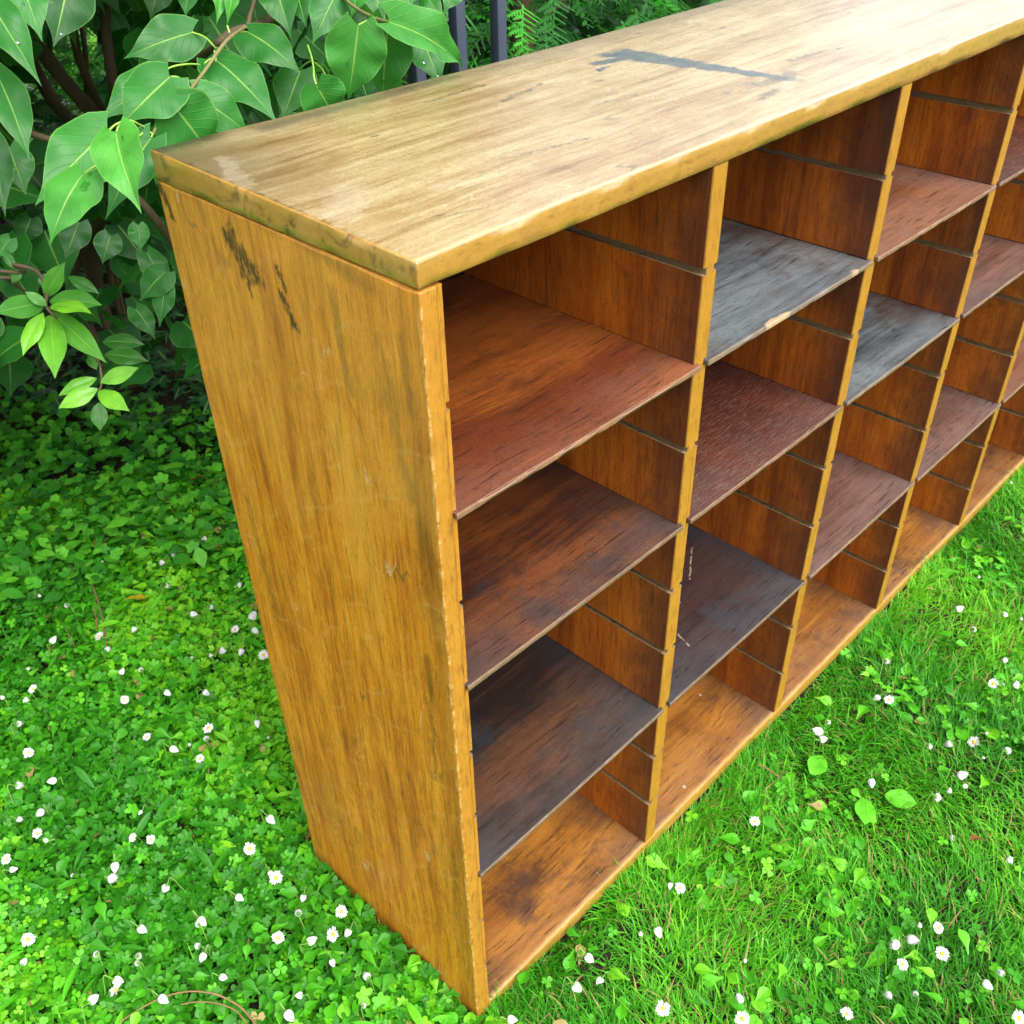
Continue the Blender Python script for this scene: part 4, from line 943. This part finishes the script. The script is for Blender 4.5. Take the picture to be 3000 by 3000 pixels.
GG += grass(1800, (-.022, -.003), (-.03, .36), lambda x, y: x < 0, .9, (.018, .036), (.0012, .0024), (.9, 1.5))
arr = join_arr(GG); o = link('grass', np_mesh('grass', *arr[:4]), [M_GRASS]); tag(o, 'short bright green lawn grass around the cabinet', 'grass', kind='stuff')
# far surroundings, only seen through gaps
P2 = scatter(9000, (-4, 9), (3.2, 9), lambda x, y: x > -9); m = len(P2)
t = blade_tpl(1.0); M = rot_mats(rng.uniform(0, 6.28, m), rng.uniform(.3, 1.2, m), np.zeros(m), np.ones(m)) * np.stack([np.full(m, .02), np.full(m, .14), np.full(m, .14)], -1)[:, None, :]
a = instance(t[0], t[1], t[2], M, np.column_stack([P2, np.full(m, -.014)]), np.full(m, .9)); o = link('grass', np_mesh('grass', *a), [M_GRASS]); tag(o, 'sunny strip of lawn glimpsed far behind the bush', 'grass', kind='stuff')

# ------------------------------------------------------------ daisies
def flat(name, color, rough=.6, trans=0, tc=None):
    n = NT(name); v = n.obj; c2 = n.mix(n.noise(v, 400, 2), color, tuple(x * .8 for x in color)); b = n.bsdf(c2, rough, spec=.3)
    if trans:
        t = n.n('ShaderNodeBsdfTranslucent'); t.inputs[0].default_value = (*(tc or color), 1); mx = n.n('ShaderNodeMixShader'); mx.inputs[0].default_value = trans
        n.t.links.new(b, mx.inputs[1]); n.t.links.new(t.outputs[0], mx.inputs[2]); b = mx.outputs[0]
    return n.done(b)
M_PETAL = flat('white_petal', (.80, .80, .80), .55, .25); M_DISC = flat('yellow_disc', (.72, .42, .02), .7); M_STALK = flat('pale_green_stalk', (.16, .34, .06), .5)
M_SEPAL = flat('green_sepal', (.10, .26, .04), .5)
def daisy_open(r, seed, droop):
    rg = random.Random(seed); parts = []; npet = rg.randint(17, 24)
    t = leaf_template([(0, .06), (.3, .10), (.7, .13), (.92, .10), (1, .03)], 3, 1, 0, .2, .25)
    for k in range(npet):
        a = 2 * math.pi * k / npet + rg.uniform(-.08, .08)
        if rg.random() < .10: continue
        M = rot_mats(np.array([a]), np.array([droop + rg.uniform(-.25, .25)]), np.array([rg.uniform(-.2, .2)]), np.array([r * rg.uniform(.85, 1.08)]))
        off = np.array([[-math.sin(a) * r * .22, math.cos(a) * r * .22, .0]]); parts.append(instance(t[0] * np.array([1.25, .82, 1]), t[1], t[2], M, off, np.array([.5])))
    return join_arr(parts)
def dome(r, h, n_=12, m=5, zoff=0, full=False, egg=0):
    co, fa = [], []
    for i in range(m + 1):
        th = (math.pi if full else math.pi / 2) * i / m
        for j in range(n_):
            a = 2 * math.pi * j / n_; rr = r * math.sin(th) * (1 + egg * math.cos(th)) * (1 + (.07 * math.cos(a * 6) if full else 0)); co.append((rr * math.cos(a), rr * math.sin(a), zoff + h * math.cos(th)))
    for i in range(m):
        for j in range(n_): fa.append((i * n_ + j, i * n_ + (j + 1) % n_, (i + 1) * n_ + (j + 1) % n_, (i + 1) * n_ + j))
    return np.array(co), np.array(fa)
protos = {}
def make_proto(kind, q):
    e = bpy.data.objects.new('daisy', None); e.empty_display_size = .01
    rg = random.Random(q * 7 + (1 if kind == 'o' else 9)); hz = {'o': .036, 'c': .038, 's': .025}[kind]
    r = {'o': rg.uniform(.0068, .0082), 'c': rg.uniform(.0046, .0058), 's': rg.uniform(.0024, .0032)}[kind]
    lean = .006 + .012 * rg.random(); ch = []
    tiltx = rg.uniform(-.7, .4) if kind == 'o' else rg.uniform(-1.0, -.2)
    if kind == 'o': Rm = Matrix.Rotation(R(30) + tiltx * .4, 3, 'X') @ Matrix.Rotation(rg.uniform(-.3, .3), 3, 'Y')
    elif kind == 'c': Rm = Matrix.Rotation(R(rg.choice((150, 165, 110, 60, 140))), 3, 'X')
    else: Rm = Matrix.Rotation(R(rg.uniform(20, 120)), 3, 'X')
    Rm = np.array(Rm); head = np.array([0, 0, hz]); down = Rm @ np.array([0, 0, -1.0])
    back = head + down * (r * (.35 if kind == 'o' else 1.3))
    st = tube([(0, lean + .010, -.012), (0, lean * .8 + .004, hz * .45), tuple((back + down * .004 + np.array([0, lean * .3, .002 if kind == 'o' else .004]))), tuple(back)], .0007, .0006, 6, 4)
    def mk(nm, arr, mat, parent=None):
        co, fa = arr[0], arr[1]; uv = arr[2] if len(arr) > 2 else np.zeros((len(co), 2)); o = bpy.data.objects.new(nm, np_mesh(nm, co, fa, uv)); o.data.materials.append(mat); ch.append((o, parent)); return o
    mk('stem', st, M_STALK)
    if kind == 'o':
        p_ = daisy_open(r, q, rg.uniform(.05, .45)); mk('petals', (p_[0] @ Rm.T + head, p_[1], p_[2]), M_PETAL)
        d_ = dome(r * .33, r * .24); mk('flower_centre', (d_[0] @ Rm.T + head, d_[1]), M_DISC)
        d_ = dome(r * .34, -r * .28, 8, 3, -.0003); mk('sepals', (d_[0] @ Rm.T + head, d_[1]), M_SEPAL)
    else:
        # closed head: overlapping petals gathered to an egg
        parts = []; t = leaf_template([(0, .12), (.35, .34), (.7, .30), (1, .05)], 5, 1, 0, -.1, -1.3)
        for k in range(13):
            a = 2 * math.pi * k / 13
            M = rot_mats(np.array([a]), np.array([R(62) + rg.uniform(-.14, .14)]), np.array([0.]), np.array([r * 2.1 * rg.uniform(.88, 1.05)]))
            parts.append(instance(t[0], t[1], t[2], M, np.array([[-math.sin(a) * r * .30, math.cos(a) * r * .30, -r]]), np.array([.5])))
        p_ = join_arr(parts); e2 = dome(r * .82, r * 1.05, 12, 7, 0, True, -.15)
        co = np.concatenate([p_[0], e2[0]]); fa = np.concatenate([p_[1], e2[1] + len(p_[0])]); mk('petals', (co @ Rm.T + head, fa, np.zeros((len(co), 2))), M_PETAL)
        d_ = dome(r * .62, -r * .62, 8, 4, -r * .62); mk('sepals', (d_[0] @ Rm.T + head, d_[1]), M_SEPAL)
    return e, ch
for kd in 'ocs':
    for q in range(5): protos[(kd, q)] = make_proto(kd, q)
desc = {'o': 'open daisy', 'c': 'closed nodding daisy', 's': 'tiny daisy bud'}
used = {}
cnt = 0
for (x, y, kd, pu, pv) in DAISIES:
    e, ch = protos[(kd, random.randrange(5))]; r = e.copy(); r.location = (x, y, float(gz(np.array(x), np.array(y))) * .4); r.rotation_euler = (random.uniform(-.12, .12), random.uniform(-.12, .12), random.uniform(0, 6.28)); s_ = random.uniform(.82, 1.25); r.scale = (s_,) * 3
    if kd == 'o': r.rotation_euler[2] = R(-45) + random.uniform(-1.2, 1.2)
    C.objects.link(r)
    where = 'in clover left of the cabinet' if pu < 60 and not (x > 0.02 and y < 0) else 'on lawn right of the cabinet'
    lab = f'{desc[kd]} {where}, {pu}% across, {pv}% down'
    while lab in used: pv += 1; lab = f'{desc[kd]} {where}, {pu}% across, {pv}% down'
    used[lab] = 1; tag(r, lab, 'daisy', 'daisies dotted over the lawn')
    for o, _p in ch:
        c_ = o.copy(); C.objects.link(c_); c_.parent = r
    cnt += 1
for e, ch in protos.values():
    bpy.data.objects.remove(e)
    for o, _p in ch: bpy.data.objects.remove(o)

# ------------------------------------------------------------ straws, twigs, fallen leaves
def single(name, arr, mat, label, cat, group=None):
    co = arr[0]; org = co.mean(0); o = link(name, np_mesh(name, co - org, arr[1], arr[2], arr[3]), [mat]); o.location = org; tag(o, label, cat, group); return o
single('straw', tube(DRYSTEM1, .0008, .0015, 7, 6, .3, 1), M_DRY, 'long brown dry stem arching over the clover at the bottom edge', 'straw', 'dry straws in the lawn')
single('straw', tube(DRYSTEM2, .0008, .0010, 7, 6, .3, 2), M_DRY, 'shorter pale twisted dry stem below the long brown one', 'straw', 'dry straws in the lawn')
single('dry_twig', tube(TWIG1, .0016, .0012, 7, 5, .3, 3), M_DRY, 'longest straw coloured twig lying in the left hand clover', 'twig', 'dry twigs in the clover')
single('dry_twig', tube(TWIG2, .0016, .0012, 7, 5, .3, 4), M_DRY, 'short straw twig beside the longest twig', 'twig', 'dry twigs in the clover')
single('dry_twig', tube(TWIG3, .0012, .0010, 7, 5, .3, 5), M_DRY, 'thin twig at the ivy edge near the cabinet', 'twig', 'dry twigs in the clover')
single('dry_twig', tube(TWIG5, .0014, .0010, 7, 5, .3, 6), M_DRY, 'pale straw on the right lawn close to the cabinet front', 'twig', 'dry twigs in the clover')
def fallen(x, y, z, L, yaw, mat, lab):
    t = leaf_template(LIL, 8, 3, .08, .3, .5, .12, 2); M = rot_mats(np.array([yaw]), np.array([.25]), np.array([.5]), np.array([L]))
    single('fallen_leaf', instance(t[0], t[1], t[2], M, np.array([[0, 0, 0.]]), np.array([.5])), mat, lab, 'leaf', 'fallen leaves').location = (x, y, z)
M_YEL = flat('yellowed_leaf', (.62, .46, .02), .5, .2, (.6, .4, .02)); M_BRN = flat('brown_leaf', (.22, .10, .03), .6, .1)
fallen(.09, 1.005, .032, .036, .8, M_YEL, 'small yellow fallen leaf in the left hand clover')
fallen(.30, 1.38, .03, .03, 2.2, M_BRN, 'curled brown fallen leaf at the clover edge')
fallen(.131, 1.209, .03, .022, 4.0, M_BRN, 'small tan fallen leaf in the left clover')
fallen(.38, 1.26, .03, .034, 1.2, M_BRN, 'reddish brown fallen leaf beside the ivy')
fallen(.66, -.33, .022, .018, 1.0, M_BRN, 'small orange brown leaf on the right lawn')

# ------------------------------------------------------------ metal fence
n = NT('dark_blue_grey_paint'); M_FENCE = n.done(n.bsdf(n.mix(n.noise(n.obj, 30, 4), (.030, .040, .065), (.055, .07, .10)), .5, n.bump(n.noise(n.obj, 200, 3), .0005, .5)))
fen = empty('metal_fence', (1.09, 1.02, 0)); tag(fen, 'dark blue grey metal railing between the lilac and the conifer', 'fence')
for k, (bx, by) in enumerate([(1.092, 1.02), (.985, 1.02), (.88, 1.02), (.775, 1.02)]):
    P, f = rbox((-.0115, -.0115, -.02), (.0115, .0115, 1.55), .0015, (1, 1, 6), jit=.0002)
    o = link('bar', np_mesh('bar', P, f), [M_FENCE], fen); o.location = (bx - 1.09, by - 1.02, 0)
for z in (.12, 1.42):
    P, f = rbox((-.35, -.009, z - .015), (.02, .009, z + .015), .0015, (6, 1, 1), jit=.0002); P[:, 1] += .0215
    o = link('rail', np_mesh('rail', P, f), [M_FENCE], fen)

# ------------------------------------------------------------ conifer beyond the fence
con = empty('conifer', (2.2, 2.3, 0)); tag(con, 'feathery dark green conifer beyond the railing behind the cabinet', 'conifer'); CO = np.array([2.2, 2.3, 0])
def frond():
    quads = []; 
    def stick(a, b, w0, w1, z=0):
        a, b = np.array(a), np.array(b); d = b - a; nrm = np.array([-d[1], d[0], 0]); nrm /= np.linalg.norm(nrm) + 1e-9
        quads.append((a - nrm * w0, a + nrm * w0, b + nrm * w1, b - nrm * w1))
    stick((0, 0, 0), (0, 1, -.25), .018, .008)
    for i in range(13):
        t = .08 + .9 * (i + random.uniform(-.3, .3)) / 13; s_ = 1 if i % 2 else -1; L = .46 * (1 - t * .7) * random.uniform(.6, 1.15); b = np.array([0, t, -.25 * t * t]); e = b + np.array([s_ * L * .78, L * .62, -.10 * L])
        stick(b, e, .016, .010)
        for j in range(5):
            q = b + (e - b) * (.18 + .17 * j); l2 = L * .36 * (1 - .13 * j)
            for s2 in (-1, 1):
                dd = np.array([s_ * .78 * .6 - s2 * .5, .62 * .7 + s2 * .45 * s_ * s_, -.1]); stick(q, q + dd * l2, .018, .008)
    co = np.array(quads).reshape(-1, 3); fa = np.arange(len(co)).reshape(-1, 4); uv = np.zeros((len(co), 2)); return co, fa, uv
fr = frond(); K = 6500
cpn = []
CC, CR = np.array([2.55, 2.25, .35]), np.array([1.85, 1.15, 1.55])
while len(cpn) < K:
    p_ = np.array([rng.uniform(.7, 4.4), rng.uniform(1.1, 3.4), rng.uniform(.05, 1.9)])
    rr = (((p_ - CC) / CR) ** 2).sum()
    if rr < 1 + .3 * mnoise.noise(Vector(p_ * 3)) and rr > .5: cpn.append(p_)
cpn = np.array(cpn); m = K; outd = cpn - CC; yaw = np.arctan2(outd[:, 1], outd[:, 0]) - math.pi / 2 + rng.normal(0, .5, m)
part('foliage', instance(fr[0], fr[1], fr[2], rot_mats(yaw, rng.uniform(-.6, .35, m), rng.uniform(-.5, .5, m), rng.uniform(.08, .17, m)), cpn, np.clip(rng.normal(.5, .25, m), 0, 1)), M_CONIFER, con, CO)
part('trunk', tube([(2.95, 2.75, -.05), (2.93, 2.73, .8), (2.97, 2.76, 1.7)], .06, .02, 10, 5, .1, 9), M_BARK, con, CO)
for k in range(10):
    a = k * .63; z = .3 + .12 * k
    part('branch', tube([(2.95, 2.75, z), (2.95 + .4 * math.cos(a), 2.75 + .3 * math.sin(a), z + .12), (2.95 + .9 * math.cos(a), 2.75 + .6 * math.sin(a), z + .05)], .014, .004, 6, 4, .1, k), M_BARK, con, CO)
